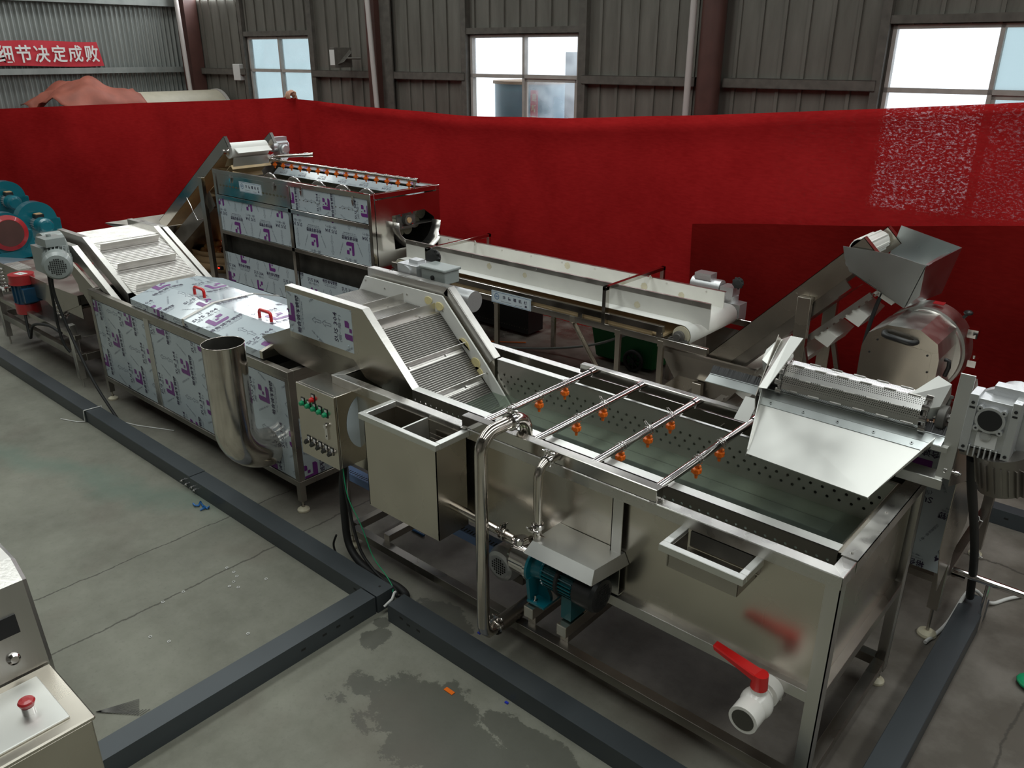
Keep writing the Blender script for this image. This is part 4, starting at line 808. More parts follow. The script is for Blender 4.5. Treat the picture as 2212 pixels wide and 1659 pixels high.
b = MB(); b.cyl((-2.05, 2.64, .33), (-1.96, 2.64, .33), .16, seg=30); b.cyl((-2.13, 2.64, .33), (-2.05, 2.64, .33), .09, seg=24); b.build('blower_housing', 'alum', t)

# control cabinet
CB = thing('control_cabinet', 'stainless electrical cabinet with green and red push buttons on the tank corner', 'control cabinet', (-3.275, 2.29, .59))
cx0, cx1, cy0, cy1, cz0, cz1 = -3.44, -3.118, 2.19, 2.385, .592, 1.0
b = MB(); b.box(cx0, cx1, cy0 + .018, cy1, cz0, cz1); b.box(cx0, cx1, cy0 + .010, cy0 + .015, cz0, cz1); b.build('body', 'steel', CB, bevel=.0015)
b = MB(); b.box(cx0, cx1, cy0, cy0 + .012, cz0 - .002, cz1 + .001); dr = b.build('door', 'steel', CB, bevel=.0015)
def front(xf, zf): return (cx0 + (cx1 - cx0) * xf, cy0, cz1 - (cz1 - cz0) * zf)
def lamp(xf, zf, m_):
    x, y, z = front(xf, zf); b = MB(); b.box(x - .013, x + .016, y - .003, y, z - .016, z + .032, 1); b.box(x - .008, x + .011, y - .004, y, z + .014, z + .027, 2); b.lathe((x - .002, y, z), (0, -1, 0), [(0, .015), (.006, .015), (.007, .013), (.018, .012), (.022, .009)], 18)
    b.build('push_button', [m_, 'black', 'label'], dr, ('red' if m_ == 'red' else 'green') + ' push button')
lamp(.45, .145, 'red')
for i in range(5): lamp(.16 + i * .152, .255 + i * .006, 'green')
for i in range(5):
    x, y, z = front(.22 + i * .155, .775 + i * .005); b = MB(); b.box(x - .013, x + .014, y - .003, y, z - .012, z + .030, 0); b.box(x - .008, x + .010, y - .004, y, z + .013, z + .024, 2); b.cyl((x, y, z), (x, y - .012, z), .014, seg=18, m=1); b.beam((x + .006, y - .018, z + .010), (x - .010, y - .018, z - .012), .016, .016, (0, 1, 0), 0)
    b.build('rotary_switch', ['black', 'chrome', 'label'], dr, 'black rotary switch')
x, y, z = front(.76, .51); b = MB(); b.box(x - .011, x + .011, y - .008, y, z - .045, z + .045); b.cyl((x, y, z + .03), (x, y - .016, z + .03), .012, seg=16); b.cyl((x, y - .008, z - .025), (x, y - .0095, z - .025), .004, m=1); b.build('lock', ['chrome', 'rubber'], dr)
b = MB(); pts = []
for k in range(25):
    a = R(90 + 180 * k / 24); pts.append((.166 - .004 + .118 * math.cos(a) , .225 + .155 * math.sin(a)))
pts = [(.166, .38)] + pts + [(.166, .07)]
b.flat((cx1 + .0012, cy0 + .022, cz0), (0, 1, 0), (0, 0, 1), pts, [(0, k, k + 1) for k in range(1, len(pts) - 1)], 0); b.build('film_patch', 'film', CB, 'rounded pale blue film left on the side')

# cables
def cable(name, pts, r, m_, label, grp=None):
    P = [V3(p) for p in pts]; out = []
    for i in range(len(P) - 1):
        p0 = P[max(i - 1, 0)]; p1 = P[i]; p2 = P[i + 1]; p3 = P[min(i + 2, len(P) - 1)]
        for k in range(6):
            t_ = k / 6; out.append(.5 * ((2 * p1) + (p2 - p0) * t_ + (2 * p0 - 5 * p1 + 4 * p2 - p3) * t_ ** 2 + (3 * p1 - p0 - 3 * p2 + p3) * t_ ** 3))
    out.append(P[-1]); b = MB(); b.tube(out, r, 10); o = b.build(name, m_); tag(o, label, 'cable', grp); return o
cable('power_cable', [(-3.16, 2.25, .59), (-3.19, 2.25, .45), (-3.19, 2.245, .25), (-3.16, 2.235, .10), (-3.05, 2.225, .03), (-2.88, 2.22, .021), (-2.75, 2.225, .021), (-2.665, 2.205, .022), (-2.655, 2.16, .03)], .021, 'rubber', 'thick black cable curving from the control cabinet to the tray joint')
cable('signal_cable', [(-3.15, 2.23, .59), (-3.11, 2.215, .40), (-3.02, 2.20, .16), (-2.92, 2.20, .07), (-2.80, 2.185, .055), (-2.70, 2.17, .055), (-2.66, 2.14, .055)], .008, 'rubber', 'thin black cable hanging slanted in front of the cabinet leg')
cable('earth_wire', [(-3.14, 2.225, .59), (-3.09, 2.205, .44), (-2.98, 2.195, .31), (-2.89, 2.185, .17), (-2.78, 2.175, .11), (-2.70, 2.15, .09), (-2.67, 2.125, .085)], .0028, 'green', 'thin green earth wire beside the black cables')
cable('thin_cable', [(-3.22, 2.20, .15), (-3.24, 2.19, .08), (-3.20, 2.19, .02), (-3.05, 2.185, .011), (-2.88, 2.175, .010), (-2.78, 2.18, .010), (-2.72, 2.19, .01)], .006, 'rubber', 'thin black cable lying along the back edge of the floor tray')
b = MB(); b.box(-3.50, -1.95, 2.47, 2.53, .30, .302); b.box(-3.50, -1.95, 2.468, 2.472, .30, .345); b.box(-3.50, -1.95, 2.528, 2.532, .30, .345); b.box(-3.50, -1.95, 2.466, 2.534, .345, .349)
for i in range(75):
    x = -3.49 + i * .0205
    b.box(x, x + .007, 2.474, 2.500, .3492, .3496, 1)
o = b.build('wiring_trunk', ['lblue', 'rubber']); tag(o, 'light blue slotted wiring trunk running under the washing tank', 'cable trunk')
# potato slices sticking to the white board and lying on the tank side
random.seed(5)
def slice_mesh(w, h, crescent):
    pts = []
    for k in range(28):
        a = 2 * math.pi * k / 28; r_ = 1 + .04 * math.sin(3 * a + 1); pts.append([w * math.cos(a) * r_, h * math.sin(a) * r_])
    if crescent:
        for p in pts:
            if p[0] < 0: p[0] = -p[0] * .25 + .1 * w
    return pts
for (x, z, w, h, ang, cr, lab) in ((-3.225, 1.262, .033, .025, 0, 0, 'pale potato slice stuck at the bend of the white board'), (-3.315, 1.28, .032, .024, 10, 0, 'faint thin potato slice on the upper white board'), (-3.035, 1.075, .033, .046, 60, 1, 'crescent shaped potato slice halfway down the white board'), (-2.945, .985, .034, .036, 20, 0, 'thin pale potato slice near the water, upper of two'), (-2.928, .935, .037, .036, 0, 0, 'thick round yellow potato slice lowest on the white board')):
    pts = slice_mesh(w, h, cr); c, s = math.cos(R(ang)), math.sin(R(ang)); b = MB(); b.prism([(x + p[0] * c - p[1] * s, 3.041, z + p[0] * s + p[1] * c) for p in pts][::-1], (0, -.005, 0)); o = b.build('potato_slice', 'slice', bevel=.0015); tag(o, lab, 'potato slice', 'potato slices on the white guide board')
# ================================================================= blanching tank
B = thing('blanching_tank', 'long film covered blanching tank with hinged lids and a big round exhaust pipe', 'blanching machine', (-5.1, 2.75, 0))
bx0, bx1, by0, by1, bt = -6.41, -3.765, 2.35, 3.12, .92
b = MB()
for y in (by0, by1 - .04): b.box(bx0, bx1, y, y + .04, .875, bt); b.box(bx0, bx1, y, y + .04, .17, .21)
for x in (bx0, bx1 - .04): b.box(x, x + .04, by0 + .04, by1 - .04, .875, bt); b.box(x, x + .04, by0 + .04, by1 - .04, .17, .21)
b.box(bx0 + .04, bx1 - .04, by0 + .012, by0 + .03, .845, .875)
b.build('frame', 'steel_d', B, bevel=.002)
for x in (bx0 + .002, bx1 - .042):
    for y in (by0 + .001, by1 - .041):
        b = MB(); b.box(x, x + .04, y, y + .04, .07, .876); l = b.build('leg', 'steel_d', B, bevel=.002); foot(l, x + .02, y + .02, .075, .038)
for x in (-5.53, -4.73):
    b = MB(); b.box(x, x + .07, by0 + .004, by0 + .04, .20, .88); b.build('post', 'steel_b', B, bevel=.002)
for xa, xb, ph in ((bx0 + .04, -5.53, (.05, .12)), (-5.46, -4.73, (.10, -.08)), (-4.66, bx1 - .045, (-.05, .1))):
    b = MB(); film_panel(b, (xa + .004, by0 + .008, .215), (1, 0, 0), (0, 0, 1), xb - xa - .008, .63, .003, 1, ph); b.build('side_panel', FILM, B, 'pale blue film covered panel with purple logos')
b = MB(); film_panel(b, (bx1 - .006, by0 + .045, .215), (0, 1, 0), (0, 0, 1), by1 - by0 - .09, .40, .002, 1, (.06, .02)); b.box(bx1 - .012, bx1 - .007, by0 + .04, by1 - .04, .61, .875, 4); b.build('end_panel', FILM + ['steel_d'], B)
b = MB(); b.box(bx0 + .01, bx0 + .014, by0 + .04, by1 - .04, .21, .875); b.box(bx0 + .04, bx1 - .04, by1 - .014, by1 - .01, .21, .875); b.box(bx0 + .03, bx1 - .03, by0 + .03, by1 - .03, .20, .204); b.box(-4.02, -4.016, by0 + .04, by1 - .04, .45, .875); b.build('inner_tank', 'dark_in', B)
b = MB(); b.box(-4.0, -3.82, by0 + .06, by1 - .06, .60, .604); b.build('inner_water', 'water', B)
LP = [(2.372, .925), (2.372, .972), (2.60, 1.035), (2.90, 1.035), (3.105, .975), (3.105, .925)]
for xa, xb, ph in ((-5.72, -4.985, (.0, .0)), (-4.955, -4.07, (.14, .2))):
    b = MB(); b.prism([(xa, y, z) for y, z in LP][::-1], (xb - xa, 0, 0), 0)
    for i in range(3):
        (y0_, z0_), (y1_, z1_) = LP[i], LP[i + 1]; L = math.hypot(y1_ - y0_, z1_ - z0_); film(b, (xa, y0_, z0_), (1, 0, 0), (0, y1_ - y0_, z1_ - z0_), xb - xa, L, 1, (ph[0] - (0, .15, .43)[i], ph[1]), s=1.15)
    lid = b.build('lid', FILM, B, 'film covered lid with a red handle'); xc = -5.20 if xa < -5 else -4.39; yc = 2.63; h = MB(); zt = 1.036
    h.tube([(xc - .065, yc, zt), (xc - .065, yc, zt + .035)] + arc((xc - .045, yc, zt + .035), .02, 180, 90, (1, 0, 0), (0, 0, 1), 4)[1:] + arc((xc + .045, yc, zt + .035), .02, 90, 0, (1, 0, 0), (0, 0, 1), 4) + [(xc + .065, yc, zt)], .0105, 12); h.build('lid_handle', 'red', lid, 'red plastic handle')
b = MB(); b.prism([(-4.985, y, z + .006) for y, z in LP][::-1], (.03, 0, 0)); b.build('lid_joint', 'steel_b', B)
# rounded stainless end piece of the lid
b = MB(); b.prism([(-4.068, y, z + .002) for y, z in LP][::-1], (.028, 0, 0)); b.build('lid_end_strip', 'steel', B)
# exhaust pipe
b = MB(); ex, ey, r = -4.04, 2.135, .118
pts = [(ex, ey, 1.09), (ex, ey, .57)] + arc((ex, ey + .20, .57), .20, 180, 262, (0, 1, 0), (0, 0, 1), 8)[1:] + [(ex, by0 + .006, .366)]
b.tube(pts, r, 36, caps=False); b.tube([(ex, ey, 1.0905), (ex, ey, .60)], r - .003, 36, caps=False, m=1); b.tube([V3((ex, ey, 1.09)) + V3((r * math.cos(R(a)), r * math.sin(R(a)), 0)) for a in range(0, 361, 12)], .0022, 6, caps=False)
b.build('exhaust_pipe', ['pipe', 'dark_in'], B, 'wide vertical stainless exhaust pipe with elbow')
b = MB(); b.ball((ex + .095, ey + .12, .40), .010, 0); b.build('pipe_plug', 'redcap', B)
# outfeed lift
GN = [(-7.14, 1.262), (-6.66, 1.262), (-6.02, .93)]
def off(path, dn): return [(x, z - dn) for x, z in path]
bp = [(-5.70, .86), (-6.0, .93), (-6.62, 1.215), (-7.08, 1.22)]
b = MB(); ribbed(b, bp, 2.52, 3.06, .02, .0035); b.build('lift_belt', ['steel_b', 'beltsteel'], B, 'pale steel plate belt')
dd = V3((-.62, 0, .285)).normalized(); nn = V3((.285, 0, .62)).normalized()
for k in (.02, .42, .80): p = V3((-6.0, 0, .933)) + dd * (k * .72); flight(B, p, dd, nn, 2.55, 3.02, .05, .02, 'steel_b', 0)
for y, nm, dz, sh in ((2.485, 'front_lift_guard', 0, 0), (2.395, 'outer_front_lift_rail', -.055, .0), (3.06, 'back_lift_guard', .0, 0), (3.135, 'outer_back_lift_rail', -.02, 0)):
    g = [(x + sh, z + dz) for x, z in GN]; m_ = flange(g, y, y + .045); m_.prism([(x, y + (.0 if y < 3 else .041), z - .001) for x, z in g] + [(-6.0, .88 + dz), (-6.60, 1.12 + dz), (-7.14, 1.13 + dz)] if 0 else [(x, y, z - .002) for x, z in g] + [(-6.02, y, .84), (-6.62, y, 1.13 + dz), (-7.14, y, 1.14 + dz)], (0, .004, 0)); m_.build(nm, 'steel_b', B, bevel=.001)
b = MB(); b.box(-7.16, -7.13, 2.40, 3.17, 1.02, 1.20); b.beam((-6.05, 2.42, .86), (-6.72, 2.42, .86), .03, .06); b.prism([(-6.38, 2.40, .60), (-6.38, 2.40, .90), (-7.0, 2.40, 1.16), (-6.9, 2.40, 1.06)], (0, .02, 0)); b.build('lift_bracket', 'steel_d', B)
# gear motor of the lift
g = MB(); c0 = V3((-6.93, 2.30, 1.19)); g.lathe(c0 + V3((-.10, -.02, 0)), (0, -1, 0), [(0, .13), (.02, .135), (.05, .11)], 24) if 0 else None
g.cyl((-7.0, 2.39, 1.20), (-7.0, 2.27, 1.20), .115, seg=28); g.box(-7.06, -6.86, 2.22, 2.36, 1.07, 1.24); g.cyl((-6.86, 2.29, 1.17), (-6.80, 2.28, 1.17), .085, seg=24)
ax = V3((.93, -.36, .0)).normalized(); m0 = V3((-6.86, 2.30, 1.175)); g.cyl(m0, m0 + ax * .17, .072, seg=24)
for k in range(24):
    a = 2 * math.pi * k / 24; u_ = ax.cross(V3((0, 0, 1))); w_ = V3((0, 0, 1)); rr = u_ * math.cos(a) + w_ * math.sin(a); g.beam(m0 + rr * .078 + ax * .02, m0 + rr * .078 + ax * .16, .004, .014, rr)
g.lathe(m0 + ax * .16, ax, [(0, .086), (.10, .088), (.135, .072), (.138, .055)], 28); e0 = m0 + ax * .2985
for i in range(-4, 5):
    for j in range(-4, 5):
        if i * i + j * j < 19: p = e0 + u_ * i * .0115 + w_ * j * .0115; g.hexa([p - u_ * .004 - w_ * .004, p + u_ * .004 - w_ * .004, p + u_ * .004 + w_ * .004, p - u_ * .004 + w_ * .004], [p - u_ * .004 - w_ * .004 + ax * .001, p + u_ * .004 - w_ * .004 + ax * .001, p + u_ * .004 + w_ * .004 + ax * .001, p - u_ * .004 + w_ * .004 + ax * .001], 1)
g.box(-6.93, -6.78, 2.22, 2.34, 1.26, 1.31); g.cyl((-6.88, 2.28, 1.31), (-6.88, 2.28, 1.325), .015)
g.v = [tuple(V3((-6.72, 2.27, 1.165)) + (V3(q) - c0) * 1.18) for q in g.v]; g.build('gear_motor', ['gpaint', 'rubber'], B, 'grey ribbed gear motor')
cable('motor_cable', [(-6.70, 2.20, 1.02), (-6.72, 2.20, .85), (-6.74, 2.20, .6), (-6.70, 2.20, .45), (-6.66, 2.22, .38)], .011, 'rubber', 'black cable hanging from the grey gear motor to the floor frame')
cable('motor_cable', [(-6.64, 2.20, 1.02), (-6.66, 2.20, .85), (-6.55, 2.215, .55), (-6.25, 2.20, .25), (-5.90, 2.185, .05), (-5.78, 2.175, .012)], .011, 'rubber', 'black cable running slanted from the grey gear motor down to the floor tray')

# ================================================================= brush peeler
K = thing('brush_peeler', 'open topped brush washing and peeling machine with film covered side panels', 'peeling machine', (-7.2, 5.1, 0))
kx0, kx1, ky0, ky1, kt = -8.598, -5.86, 4.71, 5.578, 1.40
b = MB(); w = .045
for y in (ky0, ky1 - w): b.box(kx0, kx1, y, y + w, kt - w, kt)
for x in (kx0, kx1 - w): b.box(x, x + w, ky0 + w, ky1 - w, kt - w, kt)
b.box(kx0 + w, kx1 - w, ky0, ky0 + w, 1.085, 1.125); b.box(kx0 + w, kx1 - w, ky0, ky0 + w, .685, .725); b.box(kx0 + w, kx1 - w, ky0, ky0 + w, .08, .12)
b.box(-7.19, -7.14, ky0, ky0 + w, .12, kt - w); b.box(kx0 + w, kx1 - w, ky1 - w, ky1, .08, .12)
b.build('frame', 'steel_m', K, bevel=.002)
for x in (kx0 + .001, kx1 - w - .001):
    for y in (ky0 + .001, ky1 - w - .001):
        b = MB(); b.box(x, x + w, y, y + w, .04, kt - w); l = b.build('leg', 'steel_m', K, bevel=.002); foot(l, x + w / 2, y + w / 2, .05)
b = MB(); b.box(kx0 + w, -7.20, ky0 + .012, ky0 + .016, 1.13, kt - w); b.build('upper_panel', 'steel_m', K, 'bare stainless upper panel')
b = MB(); film_panel(b, (-7.13, ky0 + .010, 1.13), (1, 0, 0), (0, 0, 1), 1.21, .222, .003, 1, (0, .017), 1.05); b.build('upper_panel', FILM, K, 'narrow film covered upper panel')
for xa, xb, ph in ((kx0 + w, -7.20, (.056, -.1675)), (-7.13, kx1 - w, (-.0175, -.2325))):
    b = MB(); film_panel(b, (xa + .004, ky0 + .010, .728), (1, 0, 0), (0, 0, 1), xb - xa - .008, .355, .003, 2, ph, 1.12, .285, .56); b.build('middle_panel', FILM, K, 'film covered middle panel with upside down print')
for xa, xb, ph in ((kx0 + w, -7.20, (-.338, .15)), (-7.13, kx1 - w, (-.10, .25))):
    b = MB(); film_panel(b, (xa + .004, ky0 + .025, .13), (1, 0, 0), (0, 0, 1), xb - xa - .008, .34, .003, 0, ph, 1.12, .285, .56); b.build('lower_panel', FILM, K, 'film covered lower panel')
nameplate(K, (-8.082, ky0 + .0115, 1.205), (1, 0, 0), (0, 0, 1), .425, .108)
for x in (-8.238, -7.415, -6.929, -6.114):
    b = MB(); b.box(x - .014, x + .014, ky0 - .004, ky0 + .01, 1.335, 1.37); b.prism([(x - .018, ky0 - .006, 1.33), (x + .018, ky0 - .006, 1.33), (x + .012, ky0 - .006, 1.30), (x, ky0 - .006, 1.275), (x - .012, ky0 - .006, 1.30)], (0, .012, 0)); b.build('latch', 'chrome', K)
b = MB(); b.box(kx0 + w, kx1 - .02, ky0 + .10, ky0 + .105, .12, 1.05); b.box(kx0 + w, kx1 - .02, ky0 + .05, ky1 - .02, 1.05, 1.055); b.box(kx0 + w, kx1 - .02, ky1 - .02, ky1 - .015, .12, 1.36); b.box(kx0 + .02, kx0 + .025, ky0 + .05, ky1 - .02, .12, 1.36)
b.prism([(kx0 + .03, ky0 + .06, 1.13), (kx0 + .03, ky1 - .02, 1.13), (kx0 + .03, ky1 - .02, 1.385), (kx0 + .03, ky0 + .35, 1.385)], (.01, 0, 0)); b.build('inner_trough', 'dark_in', K, 'dark inner trough')
b = MB(); b.prism([(kx0 + .05, ky0 + .06, 1.12), (kx0 + .05, ky1 - .03, 1.12), (kx0 + .05, ky1 - .03, 1.37), (kx0 + .05, ky0 + .06, 1.37)], (.008, 0, 0)); b.build('inner_end_plate', 'steel_d', K)
M['brush'] = mat('olive_brush', (.095, .088, .06), .85, 0, noise=.25, nscale=60, stretch=(1, 3, 3))
rc, rr_ = (5.13, 1.36), .37
for k in range(9):
    a = R(200 + k * 17.5); y = rc[0] + rr_ * math.cos(a); z = rc[1] + rr_ * math.sin(a)
    b = MB(); b.lathe((kx0 + .07, y, z), (1, 0, 0), [(0, .055)] + [(.02 + .0325 * i, .060 + .004 * (i % 2)) for i in range(79)], 12); b.build('brush_roller', 'brush', K, 'olive brush roller')
for x in (-7.648, -7.217, -6.803, -6.421, -6.055):
    b = MB(); b.cyl((x, 4.83, 1.27), (x, 4.845, 1.27), .150, seg=40, m=1); b.tube([(x + .150 * math.cos(R(a)), 4.8375, 1.27 + .150 * math.sin(R(a))) for a in range(0, 361, 10)], .009, 8, 0, False); b.build('hoop', ['chrome', 'steel_d'], K, 'round chrome edged disc')
b = MB(); o_ = V3((-8.40, 5.36, 1.30)); film_panel(b, o_, (1, 0, 0), (0, .10, .085), 2.50, .10, .002, 2, (.0, -.09), .8); film_panel(b, (-8.40, 5.46, 1.385), (1, 0, 0), (0, .08, .005), 2.50, .075, .002, 2, (.1, .0), .8); b.build('back_cover_strip', FILM, K, 'long film covered cover strip')
b = MB(); yp, zp = 5.29, 1.468; b.cyl((-8.45, yp, zp), (-5.86, yp, zp), .017, seg=16); b.cyl((-5.885, yp, zp), (-5.84, yp, zp), .023, seg=14); b.cyl((-5.90, yp, zp), (-5.90, yp, 1.40), .012, seg=10)
b.tube([(-8.38, yp + .02, zp), (-8.30, yp + .10, zp + .03), (-8.0, yp + .30, zp + .05)], .02, 12); b.cyl((-8.05, yp + .27, zp + .045), (-7.95, yp + .33, zp + .052), .027, seg=14)
sp = b.build('spray_pipe', 'pipe', K); nm = nozzle_mesh(1.05); first = None
for k in range(15):
    x = -8.24 + k * .1615
    if first is None:
        n2 = MB(); n2.v = [(v[0] + x, v[1] + yp, v[2] + zp - .015) for v in nm.v]; n2.f, n2.m, n2.s = nm.f, nm.m, nm.s; first = n2.build('spray_nozzle', 'orange', sp, 'orange plastic spray nozzle'); fx = x
    else:
        o = first.copy(); COL.objects.link(o); o.parent = sp; o.location = (x - fx, 0, 0)
    c = MB()
    for dx in (-.012, .012): c.tube([(x + dx, yp + .021 * math.cos(R(a)), zp + .021 * math.sin(R(a))) for a in range(0, 361, 40)], .002, 5, caps=False)
    c.build('wire_clip', 'chrome', sp)
# discharge end
b = MB(); xe = kx1 + .001; o_ = [(4.76, .50), (5.535, .50), (5.535, 1.345), (4.76, 1.345)]
def endp(pl, m=0): b.prism([(xe, y, z) for y, z in pl], (.004, 0, 0), m)
endp([(4.76, .50), (5.50, .50), (5.50, .86), (4.76, .86)]); endp([(4.76, .86), (4.97, .86), (4.95, 1.18), (4.76, 1.18)]); endp([(5.49, .86), (5.535, .86), (5.535, 1.18), (5.49, 1.10)]); endp([(4.76, 1.18), (4.95, 1.18), (5.36, 1.19), (5.49, 1.10), (5.535, 1.18), (5.535, 1.345), (4.76, 1.345)])
b.build('end_panel', 'steel_m', K)
b = MB(); pts = []
for k in range(15):
    a = R(172 + k * 13.2); pts.append((5.22 + .27 * math.cos(a), 1.09 + .25 * math.sin(a)))
vs = [(kx1 - .02, y, z) for y, z in pts] + [(kx1 + .13 + (.03 if 2 < i < 12 else -.03), y, z) for i, (y, z) in enumerate(pts)]
b.add(vs, [(i, i + 1, 16 - 1 + i + 1, 15 + i) for i in range(14)], 0, True); o = b.build('discharge_chute', 'steel_b', K); s_ = o.modifiers.new('thickness', 'SOLIDIFY'); s_.thickness = .004
b = MB(); b.cyl((kx1 - .06, 5.17, 1.11), (kx1 - .01, 5.17, 1.11), .045, seg=20); b.cyl((kx1 - .01, 5.17, 1.11), (kx1 + .005, 5.17, 1.11), .026, seg=16, m=1); b.box(kx1 - .07, kx1 - .06, 5.06, 5.30, 1.02, 1.22, 0)
for dy, dz in ((-.07, .05), (.07, .06), (-.06, -.06), (.07, -.05)): b.cyl((kx1 - .06, 5.17 + dy, 1.11 + dz), (kx1 - .035, 5.17 + dy, 1.11 + dz), .011, seg=8, m=2)
b.build('shaft_bearing', ['iron', 'card', 'chrome'], K)

# ================================================================= left feed elevator
E = thing('feed_elevator', 'inclined elevator with cream flight belt lifting into the brush peeler', 'elevator', (-9.3, 5.0, 0))
T1, T0_ = V3((-8.33, 0, 1.76)), V3((-10.15, 0, .62)); du = (T1 - T0_).normalized(); nu = V3((-du.z, 0, du.x))
Yv = lambda y: V3((0, y, 0))
def slab(mb, y0, y1, a, c, h0, h1, m=0):
    mb.hexa([a + nu * h0 + Yv(y0), c + nu * h0 + Yv(y0), c + nu * h0 + Yv(y1), a + nu * h0 + Yv(y1)], [a + nu * h1 + Yv(y0), c + nu * h1 + Yv(y0), c + nu * h1 + Yv(y1), a + nu * h1 + Yv(y1)], m)
for y, nm in ((4.75, 'front_side_plate'), (5.32, 'back_side_plate')):
    b = MB(); slab(b, y, y + .006, T0_, T1, -.13, 0); slab(b, y, y + .04, T0_, T1, -.004, 0); slab(b, y, y + .04, T1 - du * .006, T1, -.13, 0); b.build(nm, 'steel_m', E)
b = MB(); slab(b, 4.76, 4.77, T0_ - du * .1, T1 - du * .75, -.46, -.28); slab(b, 4.76, 5.32, T0_ - du * .1, T1 - du * .8, -.47, -.46); b.build('lower_pan', 'steel_d', E)
b = MB(); slab(b, 4.80, 5.29, T0_, T1 - du * .12, -.09, -.085); slab(b, 4.80, 5.29, T0_, T1 - du * .2, -.26, -.255)
for k in range(9):
    p = T0_ + du * (.12 + k * .225); slab(b, 4.80, 5.29, p, p + du * .008, -.085, -.03); slab(b, 4.80, 5.29, p + du * .05, p + du * .058, -.31, -.26)
b.build('flight_belt', 'beltcream', E, 'cream belt with cross flights')
b = MB(); b.cyl((-8.37, 4.81, 1.60), (-8.37, 5.27, 1.60), .082, seg=30); b.prism([(-8.30, 4.84, 1.62), (-8.295, 4.84, 1.63), (-8.21, 4.84, 1.585), (-8.22, 4.84, 1.575)], (0, .42, 0)); b.build('head_drum', 'white', E, 'white belt over the head drum')
b = MB(); b.cyl((-8.37, 4.74, 1.60), (-8.37, 5.42, 1.60), .018, seg=14); b.lathe((-8.37, 4.775, 1.60), (0, 1, 0), [(0, .04), (.02, .045), (.03, .03)], 16); b.build('drum_shaft', 'chrome', E)
b = MB(); b.hexa([(-8.40, 4.82, 1.54), (-8.40, 5.27, 1.54), (-8.50, 5.27, 1.42), (-8.50, 4.82, 1.42)], [(-8.395, 4.82, 1.545), (-8.395, 5.27, 1.545), (-8.495, 5.27, 1.425), (-8.495, 4.82, 1.425)])
b.hexa([(-8.30, 4.82, 1.53), (-8.30, 5.27, 1.53), (-8.34, 5.27, 1.40), (-8.34, 4.82, 1.40)], [(-8.295, 4.82, 1.53), (-8.295, 5.27, 1.53), (-8.335, 5.27, 1.40), (-8.335, 4.82, 1.40)]); b.build('drop_plate', 'steel_l', E)
b = MB(); b.box(-8.45, -8.31, 5.42, 5.54, 1.50, 1.64); b.box(-8.44, -8.36, 5.40, 5.56, 1.64, 1.70); b.cyl((-8.38, 5.56, 1.60), (-8.38, 5.36, 1.60), .06, seg=20); b.cyl((-8.33, 5.48, 1.50), (-8.62, 5.50, 1.42), .06, seg=20); b.lathe((-8.30, 5.48, 1.57), (1, 0, 0), [(0, .05), (.02, .055), (.03, .04)], 20); b.build('gear_motor', 'alu', E)
for x, y in ((-8.92, 4.74), (-8.92, 5.33)):
    b = MB(); b.box(x, x + .085, y - .045, y, .05, 1.28); l = b.build('leg', 'steel', E, bevel=.002); foot(l, x + .04, y - .022, .06)
for y in (4.74, 5.33):
    b = MB(); b.box(-10.1, -10.03, y - .045, y, .05, .45); l = b.build('leg', 'steel', E, bevel=.002); foot(l, -10.065, y - .022, .06)
b = MB(); b.tube([(-9.30, 4.73, 1.0), (-9.10, 4.72, .76), (-8.95, 4.72, .80)], .008, 8); b.build('stay_rod', 'chrome', E)
b = MB(); rim = [(-10.60, 4.26), (-9.80, 4.55), (-9.70, 5.28), (-10.60, 5.15)]; bot = [(-10.3, 4.76), (-9.95, 4.76), (-9.95, 5.2), (-10.3, 5.2)]
for i in range(4):
    p, q = rim[i], rim[(i + 1) % 4]; r_, s_ = bot[i], bot[(i + 1) % 4]
    b.hexa([(*p, .60), (*q, .60), (*s_, .30), (*r_, .30)], [(*p, .606), (*q, .606), (s_[0], s_[1], .306), (r_[0], r_[1], .306)])
b.box(-10.3, -9.95, 4.76, 5.2, .29, .30); b.build('feed_hopper', 'steel_d', E)
b = MB(); film_panel(b, (-10.57, 4.275, .588), (.8, .29, 0), (.32, .5, -.30), .7, .12, .001, 0, (0, 0), .7); b.build('hopper_film', FILM, E)
nameplate(E, (-9.82, 5.235, .565), (-1, -.12, 0), (0, -.25, .33), .42, .10)

